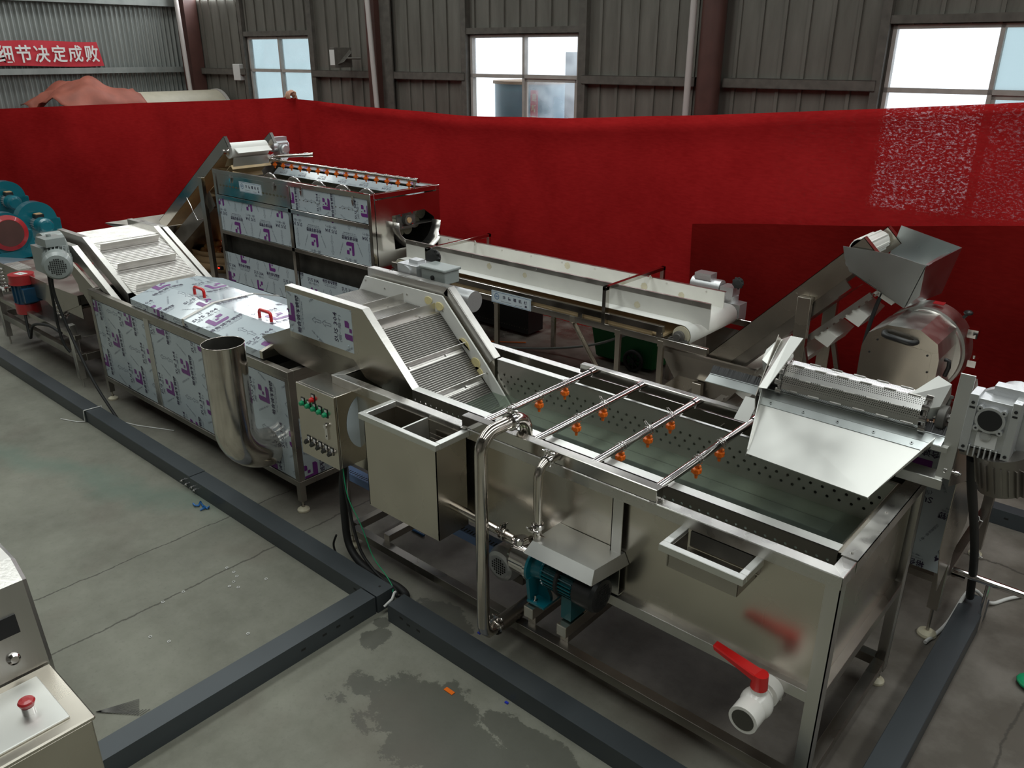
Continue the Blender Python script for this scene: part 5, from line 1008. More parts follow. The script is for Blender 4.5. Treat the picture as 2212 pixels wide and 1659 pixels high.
# potatoes in an open bag on the floor behind the elevator
t = thing('potato_bag', 'open brown paper bag of potatoes on the floor behind the elevator leg', 'bag', (-9.75, 5.35, 0))
b = MB(); random.seed(11); ring = []
for z, s_ in ((0, 1), (.12, 1.08), (.20, 1.02), (.27, 1.1)):
    ring.append([(-9.72 + .42 * s_ * math.cos(2 * math.pi * k / 24) * (1 + .05 * math.sin(5 * k)), 5.22 + .24 * s_ * math.sin(2 * math.pi * k / 24) * (1 + .05 * math.sin(3 * k)), z) for k in range(24)])
for a, c in zip(ring[:-1], ring[1:]): b.add(a + c, [(i, (i + 1) % 24, 24 + (i + 1) % 24, 24 + i) for i in range(24)], 0, True)
b.add(ring[0], [tuple(range(24))]); o = b.build('sack', 'card', t); s_ = o.modifiers.new('thickness', 'SOLIDIFY'); s_.thickness = .006
ps = None
for k in range(34):
    a = random.random() * 6.28; rr_ = math.sqrt(random.random()); x = -9.72 + .34 * rr_ * math.cos(a); y = 5.22 + .17 * rr_ * math.sin(a); z = .20 + .10 * (1 - rr_) + .02 * random.random()
    if ps is None:
        m_ = MB(); m_.ball((0, 0, 0), .038, 0, (1.35, 1, .9), 14, 9); ps = m_.build('potato', 'potato'); o = ps
    else: o = ps.copy(); COL.objects.link(o)
    o.location = (x, y, z); o.rotation_euler = (random.random() * 3, random.random() * 3, random.random() * 3); s_ = random.uniform(.85, 1.2); o.scale = (s_, s_, s_)
    tag(o, 'brown potato in the heap in the open bag beside the elevator leg', 'potato', 'potatoes in the open bag')
b = MB(); b.box(-8.86, -8.80, 4.76, 4.80, .20, .24); b.box(-8.845, -8.825, 4.755, 4.76, .215, .23, 1); o = b.build('power_switch', ['black', 'led']); tag(o, 'small switch with a glowing red light low beside the elevator leg', 'switch')

# ================================================================= white sorting conveyor
S = thing('sorting_conveyor', 'long white belt conveyor with tall white side boards', 'conveyor', (-4.2, 5.15, 0))
for y, nm in ((4.80, 'front_frame'), (5.575, 'back_frame')):
    b = MB(); b.box(-5.72, -2.80, y, y + .035, .745, .795); b.box(-5.72, -2.44, y, y + .035, .66, .71)
    for x in (-5.0, -4.1, -3.55, -2.85): b.box(x, x + .04, y + .001, y + .034, .70, .75)
    b.build(nm, 'steel_m', S, bevel=.002)
b = MB(); b.box(-5.70, -2.82, 4.84, 5.57, .70, .715, 0); b.box(-5.6, -2.9, 4.83, 4.835, .69, .76, 0); b.build('bed', 'beltcream', S)
b = MB(); zt, zb_ = .815, .655; pts = []
bz = [( -5.66 + .075 * math.cos(R(a)), .742 + .075 * math.sin(R(a))) for a in range(90, 271, 15)] + [(-2.68 + .075 * math.cos(R(a)), .742 + .075 * math.sin(R(a))) for a in range(-90, 91, 15)]
y0, y1 = 4.86, 5.555; n = len(bz); vs = [(x, y0, z) for x, z in bz] + [(x, y1, z) for x, z in bz]
b.add(vs, [(i, (i + 1) % n, n + (i + 1) % n, n + i) for i in range(n)], 0, True); o = b.build('belt', 'white', S, 'white belt'); s_ = o.modifiers.new('thickness', 'SOLIDIFY'); s_.thickness = .004
for x in (-5.66, -2.68):
    b = MB(); b.cyl((x, y0 - .004, .742), (x, y1 + .004, .742), .068, seg=24); b.cyl((x, y0 - .06, .742), (x, y1 + .05, .742), .014, seg=12, m=1); rl = b.build('end_roller', ['cream', 'chrome'], S)
    b = MB(); b.lathe((x, 4.845, .742), (0, -1, 0), [(0, .030), (.006, .042), (.03, .042), (.036, .026), (.045, .024)], 22); b.box(x - .075, x + .075, 4.805, 4.84, .708, .722)
    for s in (-.058, .058): b.bolt((x + s, 4.82, .722), (0, 0, 1), .010, .010)
    b.build('bearing', 'iron', rl)
for y, z1, s, nm, xa, xb in ((4.955, .985, -1, 'front_side_board', -5.68, -2.52), (5.425, .94, 1, 'back_side_board', -5.74, -2.66)):
    b = MB(); b.prism([(xa, y, z1), (xb, y, z1), (xb, y, .79), (xb - .06, y, .818), (xa, y, .818)], (0, .006, 0)); o = b.build(nm, 'white_d', S, 'tall white side board')
    b = MB(); yy = y - .003 if s < 0 else y - .003; b.box(xa, xb, y - .003, y, z1 - .038, z1); b.box(xa, xb, y - .02 if s < 0 else y, y if s < 0 else y + .03, z1, z1 + .003)
    for k in range(9): b.bolt((xa + .15 + k * (xb - xa - .3) / 8, y - .003, z1 - .019), (0, -1, 0), .007, .005)
    if s < 0: b.build('board_rail', 'steel_b', o)
    else:
        b = MB(); b.box(xa, xb, y, y + .03, z1, z1 + .003)
        for k in range(9): b.bolt((xa + .15 + k * (xb - xa - .3) / 8, y, z1 - .02), (0, -1, 0), .007, .005)
        b.build('board_rail', 'steel_b', o)
for x, y, z in ((-4.28, 4.954, .92), (-4.9, 4.954, .93), (-3.75, 4.954, .86), (-4.25, 5.424, .88), (-3.35, 5.424, .86), (-3.02, 5.424, .85), (-4.02, 5.424, .83), (-3.7, 4.954, .80)):
    pass
for x in (-5.24, -3.32):
    b = MB(); t_ = .032
    b.box(x, x + t_, 4.785, 4.80 + t_, .70, 1.0); b.box(x, x + t_, 5.585, 5.585 + t_, .70, 1.0); b.box(x, x + t_, 4.785, 5.585 + t_, .97, 1.0)
    for y in (4.955, 5.40): b.beam((x + t_ / 2, y, .975), (x + t_ / 2 + .01, y + .03, .93), .02, .004); b.cyl((x + t_ / 2, y + .01, .97), (x + t_ / 2, y + .01, .93), .005, seg=8)
    b.build('portal_frame', 'steel_m', S, bevel=.002)
for x in (-5.5, -4.43, -3.20, -2.83):
    for y in (4.803, 5.578):
        b = MB(); b.box(x, x + .04, y, y + .03, .05, .66); b.box(x - .005, x + .045, y - .004, y, .64, .69); l = b.build('leg', 'steel', S, bevel=.002)
        if y < 5: foot(l, x + .02, y + .015, .06)
b = MB(); b.beam((-3.60, 4.82, .66), (-3.20, 4.82, .12), .004, .035, (1, 0, 0)); b.beam((-3.60, 4.803, .66), (-3.20, 4.803, .12), .03, .004, (1, 0, 0)); b.box(-3.625, -3.575, 4.796, 4.80, .655, .705); b.build('brace', 'steel', S)
b = MB(); b.box(-5.5, -2.8, 4.81, 4.835, .13, .16); b.build('base_rail', 'steel_d', S)
nameplate(S, (-4.447, 4.796, .662), (1, 0, 0), (0, 0, 1), .43, .100)
b = MB(); b.box(-2.73, -2.61, 5.60, 5.72, .67, .81); b.cyl((-2.67, 5.60, .74), (-2.67, 5.585, .74), .05, seg=20, m=1); b.cyl((-2.72, 5.66, .86), (-2.72, 5.66, .80), .06, seg=20); b.box(-2.79, -2.68, 5.60, 5.72, .86, .93); b.cyl((-2.80, 5.66, .90), (-3.05, 5.66, .90), .062, seg=22); b.box(-3.02, -2.88, 5.61, 5.71, .95, 1.0)
dm = b.build('gear_motor', ['alu', 'iron'], S); b = MB(); b.lathe((-2.66, 5.64, .97), (.3, -1, .25), [(0, .03), (.01, .042), (.025, .042), (.03, .02)], 16)
for k in range(9): a = k * 2 * math.pi / 9; b.ball((-2.66 + .04 * math.cos(a), 5.63, .97 + .04 * math.sin(a)), .010, seg=6, rg=4)
b.build('hand_wheel', 'rubber', dm)
# mould stains on the side boards (parts of the boards' look)
for x, y, z, r_ in ((-4.62, 4.9535, .905, .026), (-4.22, 4.9535, .895, .022), (-4.14, 5.4235, .90, .03), (-3.36, 5.4235, .86, .03), (-3.02, 5.4235, .85, .026), (-3.12, 4.9535, .86, .026)):
    pts = [(x + r_ * math.cos(2 * math.pi * k / 18) * (1 + .12 * math.sin(3 * k)), y, z + r_ * math.sin(2 * math.pi * k / 18) * (1 + .1 * math.sin(2 * k))) for k in range(18)]
    b = MB(); b.prism(pts, (0, .0006, 0)); b.build('stain', 'cream', S, 'round brownish stain on a side board')
# ================================================================= right feed elevator with drop hood
E2 = thing('lifting_elevator', 'steep inclined elevator carrying food up to the cutting machine on the right', 'elevator', (-2.1, 5.2, 0))
T1, T0_ = V3((-1.575, 0, 1.585)), V3((-2.62, 0, .50)); du = (T1 - T0_).normalized(); nu = V3((-du.z, 0, du.x))
for y, nm in ((4.95, 'front_side_plate'), (5.37, 'back_side_plate')):
    b = MB(); slab(b, y, y + .005, T0_, T1, -.135, 0); slab(b, y, y + .035, T0_, T1, -.004, 0); slab(b, y, y + .05, T1 - du * .004, T1, -.135, 0)
    kp = V3((-2.95, 0, .19)); b.hexa([T0_ + Yv(y), T0_ - nu * .135 + Yv(y), kp + V3((.07, y, -.10)), kp + Yv(y)], [T0_ + Yv(y + .005), T0_ - nu * .135 + Yv(y + .005), kp + V3((.07, y + .005, -.10)), kp + Yv(y + .005)])
    for q in (T0_ + du * .03 - nu * .03, T0_ + du * .07 - nu * .10, T0_ - du * .05 - nu * .11, T1 - du * .55 - nu * .03, T1 - du * .50 - nu * .11): b.bolt(q + Yv(y), (0, -1, 0), .009, .006)
    b.build(nm, 'steel', E2)
b = MB(); slab(b, 4.99, 5.34, T0_, T1 - du * .05, -.10, -.095); slab(b, 4.99, 5.34, T0_, T1 - du * .2, -.30, -.295)
b.build('flight_belt', 'white', E2)
b = MB(); slab(b, 4.965, 4.98, T0_ - du * .3, T1 - du * .18, -.315, -.285)
for k in range(34): p = T0_ + du * (-.28 + k * .049); slab(b, 4.960, 4.985, p, p + du * .03, -.325, -.315)
b.build('return_chain', 'steel_b', E2)
for k in range(7):
    p = T0_ + du * (-.10 + k * .24); q = [p - nu * .30, p + du * .10 - nu * .30, p + du * .13 - nu * .40, p + du * .04 - nu * .42]
    b = MB(); b.prism([v + Yv(4.97) for v in q], (0, .36, 0)) if 0 else b.prism([v + Yv(4.97) for v in q], (0, .30, 0)); b.build('hanging_flight', 'white_d', E2)
b = MB(); slab(b, 4.96, 4.975, T0_ - du * .05, T1 - du * .25, -.20, -.135); slab(b, 4.96, 5.38, T0_, T1 - du * .35, -.205, -.20); b.build('belt_guard', 'steel_d', E2)
for y in (4.94, 5.42):
    b = MB(); b.box(-1.90, -1.815, y - .045, y, .05, 1.17); l = b.build('leg', 'steel', E2, bevel=.002); foot(l, -1.86, y - .022, .06)
    b = MB(); b.beam((-1.86, y - .02, .95), (-1.62, y - .02, .10), .03, .03, (0, 1, 0)); b.build('brace', 'steel_d', E2)
    b = MB(); b.box(-2.58, -2.51, y - .045, y, .05, .40); l = b.build('leg', 'steel', E2, bevel=.002); foot(l, -2.545, y - .022, .06)
b = MB(); b.cyl((-1.60, 4.99, 1.50), (-1.60, 5.34, 1.50), .06, seg=22); b.cyl((-1.62, 4.93, 1.43), (-1.62, 4.96, 1.43), .035, seg=16, m=1); b.cyl((-1.60, 4.99, 1.50), (-1.60, 5.02, 1.50), .065, m=0)
for k in range(8): a = k * math.pi / 4; b.box(-1.60 + .06 * math.cos(a) - .006, -1.60 + .06 * math.cos(a) + .006, 5.0, 5.33, 1.50 + .06 * math.sin(a) - .006, 1.50 + .06 * math.sin(a) + .006)
b.build('head_drum', ['white', 'alu'], E2)
hp = [(-1.68, 1.52), (-1.40, 1.515), (-1.205, 1.478), (-1.205, 1.30), (-1.275, 1.215), (-1.62, 1.375), (-1.66, 1.45)]
b = MB(); b.prism([(x, 4.925, z) for x, z in hp], (0, .003, 0)); b.build('front_hood_plate', 'zinc', E2)
b = MB(); b.prism([(-1.50, 5.38, 1.60), (-1.14, 5.38, 1.515), (-1.20, 5.38, 1.22), (-1.275, 5.38, 1.20), (-1.55, 5.38, 1.36)], (0, .003, 0)); b.build('back_hood_plate', 'zinc', E2)
b = MB(); b.hexa([(-1.205, 4.925, 1.478), (-1.14, 5.38, 1.515), (-1.20, 5.38, 1.22), (-1.275, 4.925, 1.215)], [(-1.201, 4.925, 1.478), (-1.136, 5.38, 1.515), (-1.196, 5.38, 1.22), (-1.271, 4.925, 1.215)]); b.box(-1.21, -1.19, 4.93, 5.37, 1.478, 1.482)
b.hexa([(-1.275, 4.925, 1.215), (-1.275, 5.38, 1.205), (-1.60, 5.38, 1.37), (-1.60, 4.925, 1.37)], [(-1.277, 4.925, 1.211), (-1.277, 5.38, 1.201), (-1.602, 5.38, 1.366), (-1.602, 4.925, 1.366)]); b.build('hood_end_plate', 'zinc', E2)
b = MB(); rim = [(-2.88, 4.90), (-2.12, 4.90), (-2.05, 5.62), (-2.88, 5.62)]; bot = [(-2.72, 4.98), (-2.35, 4.98), (-2.35, 5.35), (-2.72, 5.35)]
for i in range(4):
    p, q = rim[i], rim[(i + 1) % 4]; r_, s_ = bot[i], bot[(i + 1) % 4]
    b.hexa([(*p, .60), (*q, .60), (*s_, .28), (*r_, .28)], [(*p, .607), (*q, .607), (s_[0], s_[1], .287), (r_[0], r_[1], .287)])
b.box(-2.88, -2.12, 4.89, 4.92, .585, .61); b.build('feed_hopper', 'steel_d', E2)
cable('black_hose', [(-1.42, 4.98, 1.30), (-1.45, 4.98, 1.16), (-1.47, 4.97, 1.0), (-1.475, 4.96, .80), (-1.45, 4.95, .5), (-1.5, 4.93, .02)], .012, 'rubber', 'black sleeve hanging down left of the cutting machine')

# ================================================================= cutting machine
C = thing('vegetable_cutter', 'stainless cutting machine with rounded top and black front handle', 'cutting machine', (-1.18, 4.95, 0))
fp = [(-1.383, 1.097), (-1.287, 1.162), (-1.109, 1.169), (-1.01, 1.108), (-.988, 1.021), (-.987, .55), (-1.41, .55), (-1.408, 1.011)]
b = MB(); n = len(fp); A = [V3((x, 4.70, z)) for x, z in fp]; Bk = [V3((x, 5.06, z + (.012 if z > 1 else 0))) for x, z in fp]
for i in range(n): b.add([A[i], A[(i + 1) % n], Bk[(i + 1) % n], Bk[i]], [(0, 3, 2, 1)], 0)
b.add(A, [tuple(range(n))], 1); b.add(Bk, [tuple(range(n))], 0); b.build('front_housing', ['steel_b', 'steel'], C, bevel=.004)
ins = [(-1.345, 1.085), (-1.03, 1.055), (-1.022, .56), (-1.375, .56), (-1.372, 1.03)]
b = MB(); b.prism([(x, 4.6975, z) for x, z in ins], (0, .003, 0))
for x, z in ((-1.325, 1.067), (-1.358, .985), (-1.05, 1.035), (-1.035, .94)): b.cyl((x, 4.698, z), (x, 4.694, z), .006, seg=10, m=1)
b.build('service_plate', ['steel', 'rubber'], C)
b = MB(); b.tube([(-1.295, 4.70, 1.118), (-1.285, 4.665, 1.115), (-1.265, 4.655, 1.113), (-1.15, 4.655, 1.10), (-1.13, 4.665, 1.098), (-1.12, 4.70, 1.097)], .017, 14); b.build('handle', 'black', C, 'thick black bar handle')
b = MB(); rc = (-1.185, .935); r_ = .275; seg = 44
def ringp(y, r, a0=-40, a1=220): return [V3((rc[0] + r * .93 * math.cos(R(a0 + (a1 - a0) * k / seg)), y, rc[1] + r * math.sin(R(a0 + (a1 - a0) * k / seg)))) for k in range(seg + 1)]
for (ya, ra), (yb_, rb) in (((5.04, .250), (5.06, .256)), ((5.06, .256), (5.065, .270)), ((5.065, .270), (5.22, .275)), ((5.22, .275), (5.24, .24))):
    P0, P1 = ringp(ya, ra), ringp(yb_, rb); b.add(P0 + P1, [(k, k + 1, seg + 2 + k, seg + 1 + k) for k in range(seg)], 0, True)
b.add(ringp(5.24, .25), [tuple(range(seg + 1))]); b.add(ringp(5.04, .250), [tuple(range(seg, -1, -1))]); b.build('round_housing', 'steel_b', C)
b = MB(); b.box(-1.43, -.96, 4.78, 5.2, .12, .62); b.box(-1.46, -.93, 4.74, 5.24, .06, .12); b.build('base_cabinet', 'steel_d', C, bevel=.004)
b = MB(); b.cyl((-1.0, 5.14, 1.16), (-.985, 5.14, 1.185), .010, seg=10); b.ball((-.98, 5.14, 1.195), .026, sc=(1, 1, .6)); b.build('top_knob', 'black', C)
b = MB(); b.box(-.955, -.90, 5.10, 5.16, 1.06, 1.11); b.box(-.915, -.87, 5.06, 5.15, .90, .94); b.box(-.915, -.87, 5.06, 5.15, .66, .70); b.cyl((-.89, 5.08, .95), (-.89, 5.08, .97), .008); b.build('latch', 'chrome', C)
b = MB(); b.tube([(-.978, 4.80, 1.0), (-.955, 4.79, 1.0), (-.953, 4.80, .96), (-.968, 4.82, .90)], .012, 10); b.build('side_lever', 'black', C)
b = MB(); b.box(-.984, -.980, 4.80, 4.815, .60, .90); b.build('hinge_strip', 'chrome', C)
for x, z, a, m_ in ((-1.25, 1.222, 0, 'label'), (-1.14, 1.222, 0, 'redcap')):
    b = MB(); b.hexa([(x - .03, 5.10, z - .0), (x + .03, 5.10, z - .0), (x + .03, 5.15, z + .003), (x - .03, 5.15, z + .003)], [(x - .03, 5.10, z + .004), (x + .03, 5.10, z + .004), (x + .03, 5.15, z + .007), (x - .03, 5.15, z + .007)]); b.build('warning_label', m_, C, ('white' if m_ == 'label' else 'red') + ' warning label')

# ================================================================= perforated drum discharge conveyor with slide
D = thing('discharge_conveyor', 'inclined conveyor with a perforated steel drum and a slide over the washing tank', 'conveyor', (-.93, 3.9, 0))
ay, az = 3.13, 1.335; N8 = 12
def mat_drum():
    m, n, l, b = nt('perforated_drum'); o = n['Material Output']; b.inputs['Base Color'].default_value = (.70, .69, .67, 1); b.inputs['Metallic'].default_value = 1; b.inputs['Roughness'].default_value = .27
    tc = n.new('ShaderNodeTexCoord'); sp = n.new('ShaderNodeSeparateXYZ'); l.new(tc.outputs['Object'], sp.inputs[0])
    ang = math_n(n, l, 'ARCTAN2', math_n(n, l, 'SUBTRACT', sp.outputs[2], az), math_n(n, l, 'SUBTRACT', sp.outputs[1], ay - 3.9))
    v = math_n(n, l, 'DIVIDE', ang, .0079 / .071); u = math_n(n, l, 'DIVIDE', sp.outputs[0], .0079)
    row = math_n(n, l, 'FLOOR', v); u = math_n(n, l, 'ADD', u, math_n(n, l, 'MULTIPLY', math_n(n, l, 'MODULO', math_n(n, l, 'ABSOLUTE', row), 2.), .5))
    fu = math_n(n, l, 'SUBTRACT', math_n(n, l, 'FRACT', u), .5); fv = math_n(n, l, 'SUBTRACT', math_n(n, l, 'FRACT', v), .5)
    d = math_n(n, l, 'ADD', math_n(n, l, 'MULTIPLY', fu, fu), math_n(n, l, 'MULTIPLY', fv, fv)); hole = math_n(n, l, 'LESS_THAN', d, .062)
    # plain margins beside every hinge line (one every 45 degrees)
    s8 = math_n(n, l, 'SUBTRACT', math_n(n, l, 'FRACT', math_n(n, l, 'DIVIDE', math_n(n, l, 'ADD', ang, 10), math.pi / 4)), .5); keep = math_n(n, l, 'LESS_THAN', math_n(n, l, 'ABSOLUTE', s8), .33)
    hole = math_n(n, l, 'MULTIPLY', hole, keep); tr = n.new('ShaderNodeBsdfTransparent'); mx = n.new('ShaderNodeMixShader'); l.new(hole, mx.inputs[0]); l.new(b.outputs[0], mx.inputs[1]); l.new(tr.outputs[0], mx.inputs[2]); l.new(mx.outputs[0], o.inputs[0]); return m
M['drum'] = mat_drum()
b = MB(); r_ = .075; pts = [(ay + r_ * math.cos(2 * math.pi * (k + .5) / 8), az + r_ * math.sin(2 * math.pi * (k + .5) / 8)) for k in range(8)]
for k in range(8):
    p, q = pts[k], pts[(k + 1) % 8]; b.add([(-1.205, *p), (-1.205, *q), (-.668, *q), (-.668, *p)], [(0, 3, 2, 1)])
b.build('perforated_drum', 'drum', D, 'faceted perforated steel drum')
b = MB(); b.cyl((-1.20, ay, az), (-.672, ay, az), .055, seg=20)
b.build('inner_drum', 'dark_in', D)
b = MB()
for k in range(8):
    p = pts[k]; c = V3((0, p[0] - ay, p[1] - az)).normalized()
    for j in range(6):
        x = -1.18 + j * .09 + (.045 if k % 2 else 0)
        if x < -.72: b.cyl((x, p[0] + c.y * .001, p[1] + c.z * .001), (x + .045, p[0] + c.y * .001, p[1] + c.z * .001), .004, seg=8)
b.build('drum_hinge', 'steel_b', D)
for xs_ in (-1.218, -.655):
    b = MB(); b.cyl((xs_ - .004, ay, az), (xs_ + .004, ay, az), .070, seg=24)
    for k in range(10): a = 2 * math.pi * k / 10; b.cyl((xs_ - .012, ay + .072 * math.cos(a), az + .072 * math.sin(a)), (xs_ + .012, ay + .072 * math.cos(a), az + .072 * math.sin(a)), .013, seg=12); b.beam((xs_ + .009, ay + .072 * math.cos(a), az + .072 * math.sin(a)), (xs_ + .009, ay + .072 * math.cos(a + .628), az + .072 * math.sin(a + .628)), .003, .012, (0, math.cos(a), math.sin(a)))
    b.build('roller_chain', 'chrome', D)
b = MB(); b.cyl((-1.31, ay, az), (-.48, ay, az), .0165, seg=18); b.build('drum_shaft', 'chrome', D)
for xs_ in (-1.250, -.605):
    b = MB(); b.lathe((xs_ - .016, ay, az), (1, 0, 0), [(0, .040), (.004, .046), (.03, .046), (.034, .036)], 24); b.box(xs_ - .014, xs_ + .014, ay - .02, ay + .09, az - .06, az - .02); b.cyl((xs_, ay + .035, az + .03), (xs_, ay + .05, az + .06), .008, seg=8); b.bolt((xs_, ay + .05, az + .06), (0, .3, 1), .013, .012)
    b.build('bearing', 'iron', D)
# side plates
b = MB(); sp_ = [(3.16, 1.50), (3.42, 1.24), (4.62, .52), (4.62, .36), (3.40, .98), (3.03, 1.14), (3.0, 1.27)]
b.prism([(-1.283, y, z) for y, z in sp_], (-.004, 0, 0)); b.build('left_side_plate', 'steel_d', D)
b = MB(); b.hexa([(-1.218, 3.12, 1.520), (-1.164, 3.12, 1.522), (-1.222, 2.955, 1.335), (-1.258, 2.955, 1.330)], [(-1.218, 3.125, 1.517), (-1.164, 3.125, 1.519), (-1.222, 2.96, 1.332), (-1.258, 2.96, 1.327)])
b.prism([(-1.218, 3.125, 1.520), (-1.285, 3.20, 1.47), (-1.285, 3.03, 1.27), (-1.258, 2.96, 1.33)], (.003, 0, 0)); b.build('left_flange', 'steel_l', D, bevel=.001)
b = MB(); sp2 = [(3.12, 1.515), (3.42, 1.24), (4.62, .52), (4.62, .36), (3.40, .98), (3.06, 1.10)]; b.prism([(-.524, y, z) for y, z in sp2], (.004, 0, 0)); b.build('right_side_plate', 'steel_d', D)
b = MB(); b.hexa([(-.572, 3.10, 1.530), (-.522, 3.10, 1.530), (-.522, 3.05, 1.13), (-.572, 3.05, 1.13)], [(-.572, 3.105, 1.530), (-.522, 3.105, 1.530), (-.522, 3.055, 1.13), (-.572, 3.055, 1.13)])
b.hexa([(-.70, 3.03, 1.125), (-.545, 3.03, 1.125), (-.545, 3.10, 1.13), (-.70, 3.10, 1.13)], [(-.70, 3.03, 1.130), (-.545, 3.03, 1.130), (-.545, 3.10, 1.135), (-.70, 3.10, 1.135)]); b.box(-.70, -.54, 3.026, 3.031, 1.09, 1.13); b.build('right_flange', 'steel_l', D, bevel=.001)
b = MB(); b.cyl((-.54, 3.06, 1.16), (-.49, 3.06, 1.16), .006, seg=8); b.bolt((-.51, 3.06, 1.16), (1, 0, 0), .011, .012); b.bolt((-.548, 3.06, 1.16), (1, 0, 0), .012, .01); b.build('adjusting_bolt', 'chrome', D)
def cover(pts, nm='bearing_hood'):
    b = MB(); A = [V3(p) for p in pts]; c = sum(A, V3((0, 0, 0))) / len(A); dn = V3((0, .022, -.05))
    b.prism(A, (0, .002, -.003)); 
    for i in range(len(A)):
        p, q = A[i], A[(i + 1) % len(A)]; b.add([p, q, q + dn, p + dn], [(0, 1, 2, 3)])
    return b.build(nm, 'steel_l', D)
cover([(-1.318, 3.10, 1.395), (-1.262, 3.09, 1.372), (-1.215, 3.11, 1.382), (-1.205, 3.15, 1.425), (-1.245, 3.20, 1.475), (-1.295, 3.19, 1.470), (-1.322, 3.14, 1.43)])
cover([(-.735, 3.10, 1.395), (-.735, 3.09, 1.375), (-.652, 3.09, 1.368), (-.615, 3.10, 1.385), (-.600, 3.14, 1.465), (-.655, 3.16, 1.480)])
b = MB(); path_ = [(3.13, 1.26), (3.42, 1.10), (4.60, .44)]
for i in range(2): (ya, za_), (yb_, zb_) = path_[i], path_[i + 1]; b.hexa([(-1.30, ya, za_), (-.57, ya, za_), (-.57, yb_, zb_), (-1.30, yb_, zb_)], [(-1.30, ya, za_ + .01), (-.57, ya, za_ + .01), (-.57, yb_, zb_ + .01), (-1.30, yb_, zb_ + .01)])
b.build('conveyor_belt', 'steel_d', D)
# brush strip and slide
b = MB(); b.hexa([(-1.545, 3.045, 1.252), (-.572, 3.045, 1.252), (-.572, 3.088, 1.272), (-1.545, 3.088, 1.272)], [(-1.545, 3.043, 1.256), (-.572, 3.043, 1.256), (-.572, 3.086, 1.276), (-1.545, 3.086, 1.276)]); b.box(-1.545, -.572, 3.086, 3.09, 1.25, 1.28); b.build('brush_holder', 'zinc', D, bevel=.001)
b = MB(); random.seed(2); n = 260; vs = []
for i in range(n + 1):
    x = -1.545 + .973 * i / n; h = 1.308 + .004 * random.random(); vs += [(x, 3.084, 1.274), (x, 3.112 + .003 * random.random(), h), (x, 3.135, 1.285)]
b.add(vs, [f for i in range(n) for f in ((3 * i, 3 * i + 3, 3 * i + 4, 3 * i + 1), (3 * i + 1, 3 * i + 4, 3 * i + 5, 3 * i + 2))]); b.build('bristles', 'black', D, 'black bristles')
sl = [(-1.272, 3.045, 1.252), (-.605, 3.045, 1.252), (-.728, 2.80, 1.088), (-1.212, 2.82, 1.095)]
b = MB(); dn = (0, 0, -.004); b.hexa([V3(p) + V3(dn) for p in sl], sl); b.prism([sl[0], sl[3], V3(sl[3]) + V3((-.004, 0, -.012)), V3(sl[3]) + V3((-.004, .01, .014)), V3(sl[0]) + V3((-.006, 0, .050))], (-.003, 0, 0)); b.prism([sl[1], sl[2], V3(sl[2]) + V3((.003, 0, -.008)), V3(sl[2]) + V3((.004, .02, .006)), V3(sl[1]) + V3((.010, -.02, .040))], (.003, 0, 0)); b.build('slide', 'steel_l', D, 'pale tapered slide plate')
b = MB(); u1 = V3(sl[0]) + (V3(sl[3]) - V3(sl[0])) * .13; u2 = V3(sl[1]) + (V3(sl[2]) - V3(sl[1])) * .13; o3 = V3((0, -.001, .0035)); b.hexa([V3(sl[0]) + o3 * .3, V3(sl[1]) + o3 * .3, u2 + o3 * .3, u1 + o3 * .3], [V3(sl[0]) + o3, V3(sl[1]) + o3, u2 + o3, u1 + o3])
for k in range(5):
    p = (V3(sl[0]) + u1) / 2 * (1 - (k + .3) / 4.7) + (V3(sl[1]) + u2) / 2 * ((k + .3) / 4.7) + o3; b.cyl(p, p + V3((0, -.001, .002)), .0075, seg=12, m=0); b.cyl(p, p + V3((0, -.0012, .0026)), .003, seg=6, m=1)
b.build('clamping_strip', ['zinc', 'rubber'], D)
b = MB(); b.prism([(-1.345, 3.04, 1.24), (-1.285, 3.04, 1.24), (-1.295, 2.98, 1.15), (-1.36, 2.98, 1.15)], (0, .004, 0)); b.box(-.605, -.55, 3.04, 3.08, 1.235, 1.255); b.build('corner_plate', 'steel_l', D)
# legs
for x in (-1.31, -.60):
    b = MB(); b.box(x, x + .05, 3.66, 3.70, .16, .96); b.cyl((x + .025, 3.68, .16), (x + .025, 3.68, .03), .008, seg=8); l = b.build('leg', 'steel_d', D, bevel=.002)
    k_ = MB(); k_.lathe((x + .025, 3.68, 0), (0, 0, 1), [(0, .042), (.008, .044), (.018, .040), (.028, .022)], 22); k_.build('foot_pad', 'cream', l, 'cream nylon foot pad')
    b = MB(); b.box(x, x + .05, 4.55, 4.59, .05, .44); l = b.build('leg', 'steel_d', D, bevel=.002); foot(l, x + .025, 4.57, .06)
b = MB(); b.box(-1.29, -.57, 3.665, 3.70, .30, .335); b.box(-.60, -.56, 3.70, 4.56, .27, .30); b.box(-1.31, -1.27, 3.70, 4.56, .27, .30); b.build('leg_brace', 'steel_d', D)
b = MB(); film_panel(b, (-1.28, 3.655, .36), (1, 0, 0), (0, 0, 1), .70, .62, .003, 2, (.05, .1)); b.build('front_cover', FILM, D, 'film covered cover below the drum')
b = MB(); b.prism([(-.538, 3.30, 1.07), (-.538, 3.62, .98), (-.538, 3.75, .62), (-.538, 3.42, .42), (-.538, 3.28, .70)], (.003, 0, 0)); b.build('side_shield', 'steel', D)
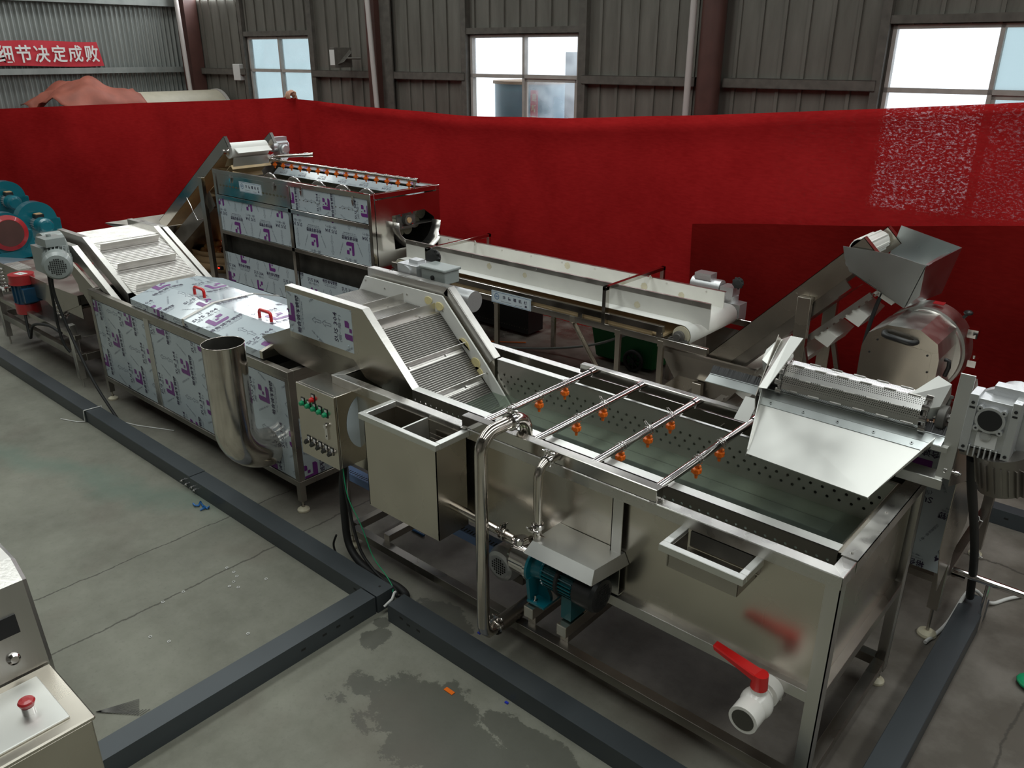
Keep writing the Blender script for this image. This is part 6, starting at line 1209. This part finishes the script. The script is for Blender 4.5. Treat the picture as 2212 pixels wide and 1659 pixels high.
# gear motor
mx, my, mz = -.425, 3.10, 1.385
g = MB(); g.cyl((mx + .015, my - .005, mz), (mx + .015, my + .03, mz), .125, seg=40)
for a in (20, 65, 110, -25, 155, -60, 200): g.cyl((mx + .015 + .11 * math.cos(R(a)), my - .006, mz + .11 * math.sin(R(a))), (mx + .015 + .11 * math.cos(R(a)), my - .014, mz + .11 * math.sin(R(a))), .010, seg=6)
g.box(mx - .075, mx + .055, my - .085, my - .005, mz - .085, mz + .10)
for x_, w_ in ((-.085, .028), (.048, .026)):
    g.box(mx + x_, mx + x_ + w_, my - .10, my - .01, mz - .10, mz + .115)
    for z_ in (-.085, .085): g.cyl((mx + x_ + w_ / 2, my - .101, mz + z_), (mx + x_ + w_ / 2, my - .1025, mz + z_), .006, seg=10, m=1); g.box(mx + x_ + .005, mx + x_ + w_ - .005, my - .1015, my - .10, mz + z_ - .022, mz + z_ - .014, 1)
g.lathe((mx - .008, my - .085, mz + .035), (0, -1, 0), [(0, .047), (.022, .047)], 28); g.cyl((mx - .008, my - .108, mz + .035), (mx - .008, my - .109, mz + .035), .038, seg=28, m=1)
for a in (45, 135, 225, 315): g.cyl((mx - .008 + .052 * math.cos(R(a)), my - .085, mz + .035 + .052 * math.sin(R(a))), (mx - .008 + .052 * math.cos(R(a)), my - .109, mz + .035 + .052 * math.sin(R(a))), .010, seg=12); g.cyl((mx - .008 + .052 * math.cos(R(a)), my - .109, mz + .035 + .052 * math.sin(R(a))), (mx - .008 + .052 * math.cos(R(a)), my - .1095, mz + .035 + .052 * math.sin(R(a))), .004, seg=8, m=1)
g.lathe((mx - .012, my - .085, mz - .030), (0, -1, 0), [(0, .018), (.012, .018), (.014, .012)], 18); g.box(mx - .04, mx + .025, my - .092, my - .085, mz - .075, mz - .02, 2)
for k in range(6): g.box(mx - .055 + k * .017, mx - .050 + k * .017, my - .10, my - .02, mz - .115, mz - .075)
g.cyl((mx + .02, my + .03, mz + .03), (mx + .02, my + .17, mz + .03), .075, seg=24); g.box(mx - .03, mx + .09, my - .02, my + .03, mz + .08, mz + .135)
gm = g.build('gear_motor', ['alu', 'rubber', 'label'], D, 'silver gear motor', bevel=.0015)
g = MB(); g.cyl((mx + .04, my - .03, mz - .10), (mx + .07, my - .02, mz - .24), .085, .080, seg=28)
for k in range(22): a = 2 * math.pi * k / 22; g.beam((mx + .05 + .085 * math.cos(a), my - .03 + .085 * math.sin(a), mz - .13), (mx + .07 + .083 * math.cos(a), my - .02 + .083 * math.sin(a), mz - .23), .005, .014, (math.cos(a), math.sin(a), 0))
g.box(mx - .085, mx + .06, my - .06, my + .03, mz - .135, mz - .10); g.build('motor_body', 'alum', gm)
cable('motor_sleeve', [(-.475, 3.10, 1.22), (-.48, 3.30, 1.0), (-.485, 3.60, .70), (-.478, 3.82, .40), (-.47, 3.93, .13)], .019, 'rubber', 'thick black cable sleeve with white ties under the silver gear motor')
for p in ((-.478, 3.24, 1.07), (-.485, 3.57, .74), (-.479, 3.80, .44)):
    b = MB(); b.tube([(p[0] + .021 * math.cos(R(a)), p[1], p[2] + .021 * math.sin(R(a))) for a in range(0, 361, 36)], .002, 6, caps=False); b.beam((p[0] + .02, p[1], p[2]), (p[0] + .034, p[1], p[2] - .004), .004, .003); o = b.build('cable_tie', 'label'); tag(o, 'white cable tie around the black sleeve of the silver motor', 'cable tie', 'white ties on the motor sleeve')

# ================================================================= steel cable trays on the floor
def tray(name_label, x0, x1, y0, y1, holes=()):
    b = MB(); b.box(x0, x1, y0, y1, .0, .10)
    for (x, y, z, ax_) in holes:
        if ax_ == 'y': b.box(x - .012, x + .012, y0 - .0006, y0, z - .006, z + .006, 1)
        elif ax_ == 'X': b.box(x1, x1 + .0006, y - .012, y + .012, z - .006, z + .006, 1)
        elif ax_ == 'z': b.cyl((x, y, .10), (x, y, .1006), .007, seg=10, m=1)
    o = b.build('cable_tray', ['trunk', 'rubber'], bevel=.0025); tag(o, name_label, 'cable tray', 'dark grey floor cable trays')
tray('dark grey floor tray furthest left, ending at the white cord', -14.0, -6.09, 2.035, 2.145)
tray('dark grey floor tray between the white cord and the bolted joint', -6.08, -4.535, 2.04, 2.15)
tray('dark grey floor tray from the bolted joint to the corner opening', -4.525, -2.685, 2.035, 2.145, ((-2.86, 0, .06, 'y'), (-2.76, 0, .055, 'y'), (-2.74, 2.10, 0, 'z')))
tray('dark grey floor tray running from the corner to the bottom right', -2.60, -.30, 2.03, 2.14, ((-2.50, 0, .07, 'y'), (-2.45, 0, .055, 'y'), (-2.38, 0, .06, 'y')))
tray('dark grey floor tray running across the front towards the lower left', -2.80, -2.69, .56, 2.028, ((0, 1.72, .06, 'X'), (0, 1.80, .06, 'X'), (0, 1.88, .065, 'X'), (0, 1.60, .05, 'X')))
tray('dark floor tray passing right of the washing tank', -.505, -.395, 1.2, 4.02)
tray('black floor tray at the far right below the plank', -.66, 1.2, 5.0, 5.09, ((-.52, 0, .055, 'y'), (-.40, 0, .055, 'y')))
b = MB(); b.box(-.30, -.24, 4.70, 5.0, 0, .09); o = b.build('cable_tray', 'trunk', bevel=.003); tag(o, 'short black tray branch at the right edge under the far tray', 'cable tray', 'dark grey floor cable trays')
for x, z in ((-4.62, .045), (-4.57, .035), (-4.50, .04), (-4.47, .03)):
    b = MB(); b.bolt((x, 2.038, z), (0, -1, 0), .010, .012); b.cyl((x, 2.03, z), (x, 2.015, z), .004, seg=8); o = b.build('tray_bolt', 'chrome'); tag(o, 'bright bolt on the side of the floor tray at its middle joint', 'bolt', 'bolts at the tray joint')
b = MB(); b.tube([(-6.30, 1.93, .004), (-6.15, 1.99, .004), (-6.095, 2.028, .01), (-6.088, 2.030, .10), (-6.08, 2.035, .104), (-6.07, 2.155, .104), (-6.05, 2.16, .01), (-5.75, 2.26, .004), (-5.45, 2.40, .004)], .004, 8); o = b.build('white_string', 'label'); tag(o, 'thin white cord wrapped over the left floor tray', 'cord')
b = MB(); b.tube([(-2.655, 2.13, .09), (-2.645, 2.115, .10), (-2.635, 2.09, .08), (-2.65, 2.05, .05)], .007, 8); o = b.build('white_wire', 'label'); tag(o, 'short bent white wire in the gap between the floor trays', 'wire')

# ================================================================= bottom left machine
Q = thing('boxed_machine', 'small stainless machine with a tilted control face and red mushroom button', 'machine', (-2.2, .2, 0))
b = MB(); b.box(-2.175, -1.893, -.35, .490, .04, .985); b.box(-2.182, -1.886, -.35, .497, .985, 1.0); b.build('body', 'steel', Q, bevel=.004)
b = MB(); b.box(-2.145, -1.925, -.30, .450, 1.0, 1.008); b.build('control_panel', 'steel_l', Q, bevel=.002)
b = MB(); b.prism([(-2.75, -.35, .04), (-2.19, -.35, .04), (-2.19, -.35, 1.0), (-2.235, -.35, 1.255), (-2.30, -.35, 1.30), (-2.75, -.35, 1.30)], (0, .86, 0)); b.build('upright_housing', 'steel_b', Q, bevel=.012)
b = MB(); b.hexa([(-2.212, .25, 1.12), (-2.212, .455, 1.12), (-2.221, .455, 1.175), (-2.221, .25, 1.175)], [(-2.206, .25, 1.121), (-2.206, .455, 1.121), (-2.215, .455, 1.176), (-2.215, .25, 1.176)]); b.build('display', 'black', Q, 'black display window')
b = MB(); b.lathe((-2.200, .42, 1.055), (1, 0, .2), [(0, .018), (.008, .017), (.014, .010)], 16); b.build('screw_cap', 'chrome', Q)
b = MB(); b.cyl((-2.015, .385, 1.008), (-2.015, .385, 1.030), .016, seg=20, m=1); b.lathe((-2.015, .385, 1.030), (0, 0, 1), [(0, .014), (.004, .018), (.014, .021), (.019, .018), (.021, .008)], 24); b.build('mushroom_button', ['redcap', 'chrome'], Q, 'red mushroom push button')
b = MB(); b.box(-1.892, -1.890, -.20, .16, .72, .90); b.build('rating_plate', 'label', Q)

# ================================================================= left: vibrating screen and dryer blowers
L = thing('vibrating_screen', 'low vibrating screen table on grey legs at the left edge', 'vibrating screen', (-7.7, 2.7, 0))
b = MB()
for y in (2.31, 3.08): b.box(-8.60, -6.74, y, y + .05, .25, .31); b.box(-8.60, -6.76, y, y + .05, .43, .47)
for x in (-8.58, -6.78): b.box(x, x + .05, 2.36, 3.08, .25, .31)
b.box(-8.6, -6.76, 2.36, 3.08, .44, .445); b.build('frame', 'steel_d', L, bevel=.002)
for x, y in ((-8.51, 2.30), (-6.86, 2.30), (-8.51, 3.10), (-6.86, 3.10)):
    b = MB(); b.box(x, x + .06, y, y + .05, .08, .55); b.cyl((x + .03, y + .025, 0), (x + .03, y + .025, .08), .008, seg=8); b.build('leg', 'steel_b', L, bevel=.003)
b = MB(); b.box(-8.75, -6.72, 2.40, 3.10, .70, .705); b.box(-8.75, -6.72, 2.395, 2.40, .60, .78); b.box(-8.75, -6.72, 3.10, 3.105, .60, .90); b.prism([(-7.35, 2.38, .78), (-6.72, 2.38, .80), (-6.72, 2.38, .72), (-7.2, 2.38, .55), (-7.45, 2.38, .62)], (0, .70, 0))
b.build('screen_tray', 'steel_d', L)
b = MB()
for i in range(9): b.box(-8.72 + i * .04, -8.70 + i * .04, 2.45, 2.62, .707, .712)
b.build('tray_slot_plate', 'steel_l', L)
for x, y in ((-7.22, 2.42), (-6.70, 2.55), (-8.5, 2.42)):
    b = MB(); b.tube([(x + .05 * math.cos(R(a)), y + .05 * math.sin(R(a)), .53 + .20 * a / (360 * 6)) for a in range(0, 360 * 6 + 1, 24)], .008, 6); b.cyl((x, y, .50), (x, y, .53), .035); b.build('spring', 'chrome', L, 'shiny coil spring')
b = MB(); v = (-7.86, 2.36); b.cyl((*v, .72), (*v, .79), .105, seg=32, m=0); b.cyl((*v, .705), (*v, .72), .110, seg=32, m=0); b.cyl((*v, .53), (*v, .705), .088, seg=28, m=1)
for k in range(12): a = 2 * math.pi * k / 12; b.beam((v[0] + .09 * math.cos(a), v[1] + .09 * math.sin(a), .54), (v[0] + .09 * math.cos(a), v[1] + .09 * math.sin(a), .70), .006, .02, (math.cos(a), math.sin(a), 0), 1)
b.cyl((*v, .44), (*v, .53), .100, seg=32, m=0); b.box(v[0] + .05, v[0] + .16, v[1] - .06, v[1] + .08, .56, .68, 1)
b.flat((v[0], v[1], .7905), (.95, .3, 0), (-.3, .95, 0), [(-.05, -.035), (.05, -.035), (.05, .035), (-.05, .035)], [(0, 1, 2), (0, 2, 3)], 2); b.text('B-N', (v[0], v[1], .7912), (.95, .3, 0), (-.3, .95, 0), 0, 0, .045, .018, 0, 3)
b.build('vibration_motor', ['redcap', 'blue', 'label', 'ink'], L, 'blue vibration motor with red caps')
cable('vibrator_cable', [(-7.80, 2.30, .44), (-7.70, 2.27, .25), (-7.55, 2.27, .40), (-7.20, 2.28, .47), (-6.95, 2.28, .46)], .012, 'rubber', 'black cable looping under the red and blue vibration motor')
F = thing('dryer_stand', 'grey stand with sheet metal table carrying the teal blowers', 'stand', (-10.4, 3.3, 0))
b = MB(); b.box(-12.6, -9.35, 3.10, 3.70, .50, .54); b.box(-12.6, -9.30, 3.06, 3.10, .46, .56); b.prism([(-10.3, 2.55, .62), (-9.2, 2.55, .62), (-9.1, 3.05, .50), (-10.3, 3.05, .50)], (0, 0, .012)); b.build('table', 'blgrey', F)
b = MB(); b.box(-10.4, -9.45, 3.2, 3.65, .54, .585); b.box(-10.6, -8.8, 2.45, 2.50, .40, .44); b.build('plinth', 'steel_l', F)
for x, y in ((-9.4, 3.12), (-12.5, 3.12), (-9.4, 3.64), (-12.5, 3.64), (-9.2, 2.5), (-10.3, 2.5)): b = MB(); b.box(x, x + .05, y, y + .05, 0, .50); b.build('leg', 'steel_d', F)
def blower(c, label, r=.235, ringside=False):
    t = thing('blower', label, 'blower', (c[0], c[1], c[2] - r - .05), 'teal centrifugal blowers'); b = MB(); c = V3(c); sg = 48
    pf = [(r * (.86 + .16 * k / sg)) for k in range(sg + 1)]
    P0 = [c + V3((-.07, math.cos(2 * math.pi * k / sg) * pf[k], math.sin(2 * math.pi * k / sg) * pf[k])) for k in range(sg)]; P1 = [p + V3((.14, 0, 0)) for p in P0]
    b.add(P0 + P1, [(i, (i + 1) % sg, sg + (i + 1) % sg, sg + i) for i in range(sg)], 0, True); b.add(P0, [tuple(range(sg - 1, -1, -1))]); b.add(P1, [tuple(range(sg))])
    b.box(c.x - .07, c.x + .07, c.y + r * .55, c.y + r * 1.0, c.z - r - .05, c.z); b.box(c.x - .09, c.x + .09, c.y - r * .9, c.y + r * 1.1, c.z - r - .05, c.z - r * .85); b.build('scroll_housing', 'teal', t)
    if ringside:
        b = MB(); b.lathe(c + V3((.07, 0, 0)), (1, 0, 0), [(0, r * .80), (.03, r * .80), (.045, r * .62)], 40); b.build('inlet_ring', 'redcap', t, 'red inlet ring'); b = MB(); b.cyl(c + V3((.075, 0, 0)), c + V3((.117, 0, 0)), r * .60, seg=32); b.build('inlet_mesh', 'rust', t)
    else:
        b = MB(); m0 = c + V3((.07, -.02, -.03)); b.cyl(m0, m0 + V3((.14, 0, 0)), .075, seg=24, m=1)
        for k in range(20): a = 2 * math.pi * k / 20; b.beam(m0 + V3((.01, .08 * math.cos(a), .08 * math.sin(a))), m0 + V3((.13, .08 * math.cos(a), .08 * math.sin(a))), .004, .014, (0, math.cos(a), math.sin(a)), 1)
        b.lathe(m0 + V3((.13, 0, 0)), (1, 0, 0), [(0, .088), (.12, .088), (.16, .072), (.165, .05)], 28); b.box(m0.x + .03, m0.x + .13, m0.y - .045, m0.y + .045, m0.z + .07, m0.z + .115, 2); b.box(m0.x + .04, m0.x + .12, m0.y - .035, m0.y + .035, m0.z + .115, m0.z + .125, 3)
        b.build('motor', ['teal', 'alu', 'black', 'card'], t)
blower((-10.35, 3.40, .80), 'teal blower with a shiny teal motor, rightmost of the blowers')
blower((-11.9, 3.62, .86), 'teal blower cut by the picture edge, highest of the blowers')
blower((-9.75, 2.88, .82), 'teal blower with a wide red inlet ring at the left edge', .235, True)
b = MB(); b.box(-8.20, -7.9, 2.9, 3.0, .705, .76); o = b.build('red_clamp', 'redcap'); tag(o, 'small red clamp behind the grey gear motor', 'clamp')

# ================================================================= odds and ends
t = thing('wheeled_bin', 'dark green wheeled bin lying under the white conveyor', 'bin', (-3.6, 5.85, 0))
b = MB(); b.hexa([(-4.02, 5.72, .02), (-3.40, 5.72, .02), (-3.40, 6.10, .02), (-4.02, 6.10, .02)], [(-4.10, 5.68, .52), (-3.36, 5.68, .52), (-3.36, 6.15, .52), (-4.10, 6.15, .52)]); b.build('body', 'greenbin', t, bevel=.02)
for y in (5.66, 6.14):
    b = MB(); b.tube([(-3.57 + .085 * math.cos(R(a)), y, .10 + .085 * math.sin(R(a))) for a in range(0, 361, 12)], .018, 10, caps=False); b.cyl((-3.57, y - .02, .10), (-3.57, y + .02, .10), .022)
    for k in range(8): a = k * math.pi / 4; b.beam((-3.57, y, .10), (-3.57 + .08 * math.cos(a), y, .10 + .08 * math.sin(a)), .012, .008, (0, 1, 0))
    b.build('wheel', 'rubber', t)
b = MB(); b.box(-6.2, -4.85, 5.75, 5.98, .03, .33)
for k in range(40): b.cyl((-6.15 + k * .033, 5.75, .08), (-6.15 + k * .033, 5.7495, .08), .006, seg=6, m=1)
o = b.build('black_crate', ['black', 'girt'], bevel=.01); tag(o, 'long black box standing on the wet floor behind the peeler', 'box')
cable('grey_hose', [(-3.4, 5.45, .48), (-3.9, 5.6, .20), (-4.4, 5.55, .05), (-4.9, 5.30, .02), (-5.6, 4.95, .02)], .012, 'gpaint', 'grey hose lying on the wet floor under the white conveyor')
cable('orange_cable', [(-5.6, 5.05, .012), (-5.0, 5.42, .012), (-4.75, 5.60, .012)], .006, 'orange', 'thin orange cord beside the grey hose on the wet floor')
for i, (x, y, z, s_, r_, lab) in enumerate(((-2.48, 5.72, .33, .10, .3, 'small pale carton on top of the stack behind the elevator'), (-2.45, 5.72, .0, .26, .2, 'open white carton behind the steep elevator, lower left'), (-2.12, 5.72, .0, .28, -.2, 'white carton nearest the elevator leg'))):
    b = MB(); b.box(-s_ / 2, s_ / 2, -s_ / 2, s_ / 2, 0, s_ * (1.2 if i else .7)); o = b.build('carton', 'white_d'); o.location = (x, y, z); o.rotation_euler = (0, 0, r_); tag(o, lab, 'carton', 'pale cartons behind the elevator')
b = MB(); b.box(-.95, 1.5, 5.86, 5.94, .02, .17); o = b.build('wooden_plank', 'wood'); tag(o, 'brown wooden plank at the foot of the cloth on the far right', 'plank')
b = MB(); b.box(-.86, .6, 5.70, 5.74, .0, .03); o = b.build('wooden_batten', 'wood'); tag(o, 'thin wooden batten on the floor in front of the far plank', 'batten')
b = MB(); b.cyl((-.56, 3.87, .28), (.4, 3.87, .28), .017, seg=16); b.cyl((-.40, 3.87, .28), (-.40, 3.87, .0), .012, seg=10); b.cyl((.2, 3.87, .28), (.2, 3.87, .0), .012, seg=10); b.box(-.60, -.50, 3.855, 3.885, .25, .262); o = b.build('steel_rail', 'chrome'); tag(o, 'polished steel tube rail crossing the right tray', 'rail')
cable('white_hose', [(-.15, 4.5, .02), (-.33, 4.25, .012), (-.40, 4.12, .02), (-.48, 3.98, .14), (-.52, 3.80, .02), (-.56, 3.60, .012)], .009, 'label', 'pale white cable snaking over the floor at the right')
b = MB(); b.ball((-.10, 3.62, .02), .07, 0, (1.2, 1, .3)); o = b.build('green_rag', 'green'); tag(o, 'green cloth scrap at the right picture edge', 'rag')
b = MB(); b.box(-.80, -.62, 4.05, 4.06, .42, .98); o = None
b = MB(); random.seed(4)
for k in range(5):
    x = -4.30 + random.uniform(-.03, .05); y = 1.995 + random.uniform(-.03, .02); b.tube([(x, y, .006), (x + random.uniform(-.04, .04), y + random.uniform(-.03, .03), .014), (x + random.uniform(-.06, .06), y + random.uniform(-.03, .02), .006)], .006, 6)
M['bluefilm'] = mat('blue_plastic_scrap', (.03, .16, .45), .3); o = b.build('blue_scrap', 'bluefilm'); tag(o, 'crumpled blue plastic scrap against the floor tray', 'scrap')
b = MB(); b.box(-2.06, -2.01, 1.885, 1.905, .001, .004); o = b.build('orange_strip', 'orange'); tag(o, 'short orange strip lying on the damp patch', 'strip')
b = MB(); b.cyl((-3.12, 2.66, .008), (-3.02, 2.66, .008), .007, seg=10); o = b.build('blue_pen', 'logo'); tag(o, 'dark blue pen on the floor under the overflow box', 'pen')
M['bluebit'] = mat('small_blue_bit', (.02, .04, .5), .4)
for x, y, lab in ((-1.80, 2.010, 'tiny blue bit touching the near floor tray'), (-2.20, 2.26, 'tiny blue bit on the floor below the air pipe')):
    b = MB(); b.box(x - .008, x + .008, y - .005, y + .005, .0, .006); o = b.build('blue_bit', 'bluebit'); tag(o, lab, 'scrap')
b = MB(); n = 16
for i in range(n + 1):
    f = i / n; b.beam((-3.08 + .165 * f, .81 + .12 * f, .004), (-3.08 + .07 * f + .09 * f, .81 + .165 * f, .004), .0018, .0018); 
for i in range(n): f = i / n; b.beam((-3.075, .815, .005), (-2.925 - .09 * f, .93 + .045 * f, .005), .0014, .0014)
o = b.build('wire_mesh_scrap', 'iron'); tag(o, 'triangular scrap of wire mesh on the floor beside the boxed machine', 'mesh')
w0 = None
for x, y in ((-3.538, 1.744), (-3.491, 1.735), (-3.46, 1.697), (-3.441, 1.661), (-3.399, 1.687), (-3.579, 1.477), (-3.578, 1.366), (-3.369, 1.197), (-3.27, 1.24), (-3.037, 1.52), (-3.601, 1.74), (-3.353, 1.825)):
    if w0 is None:
        b = MB(); b.tube([(.007 * math.cos(R(a)), .007 * math.sin(R(a)), .002) for a in range(0, 361, 30)], .0018, 6, caps=False); w0 = b.build('metal_washer', 'label'); o = w0
    else: o = w0.copy(); COL.objects.link(o)
    o.location = (x, y, 0); tag(o, 'tiny pale metal washer lying on the concrete left of the trays', 'washer', 'washers scattered on the concrete')
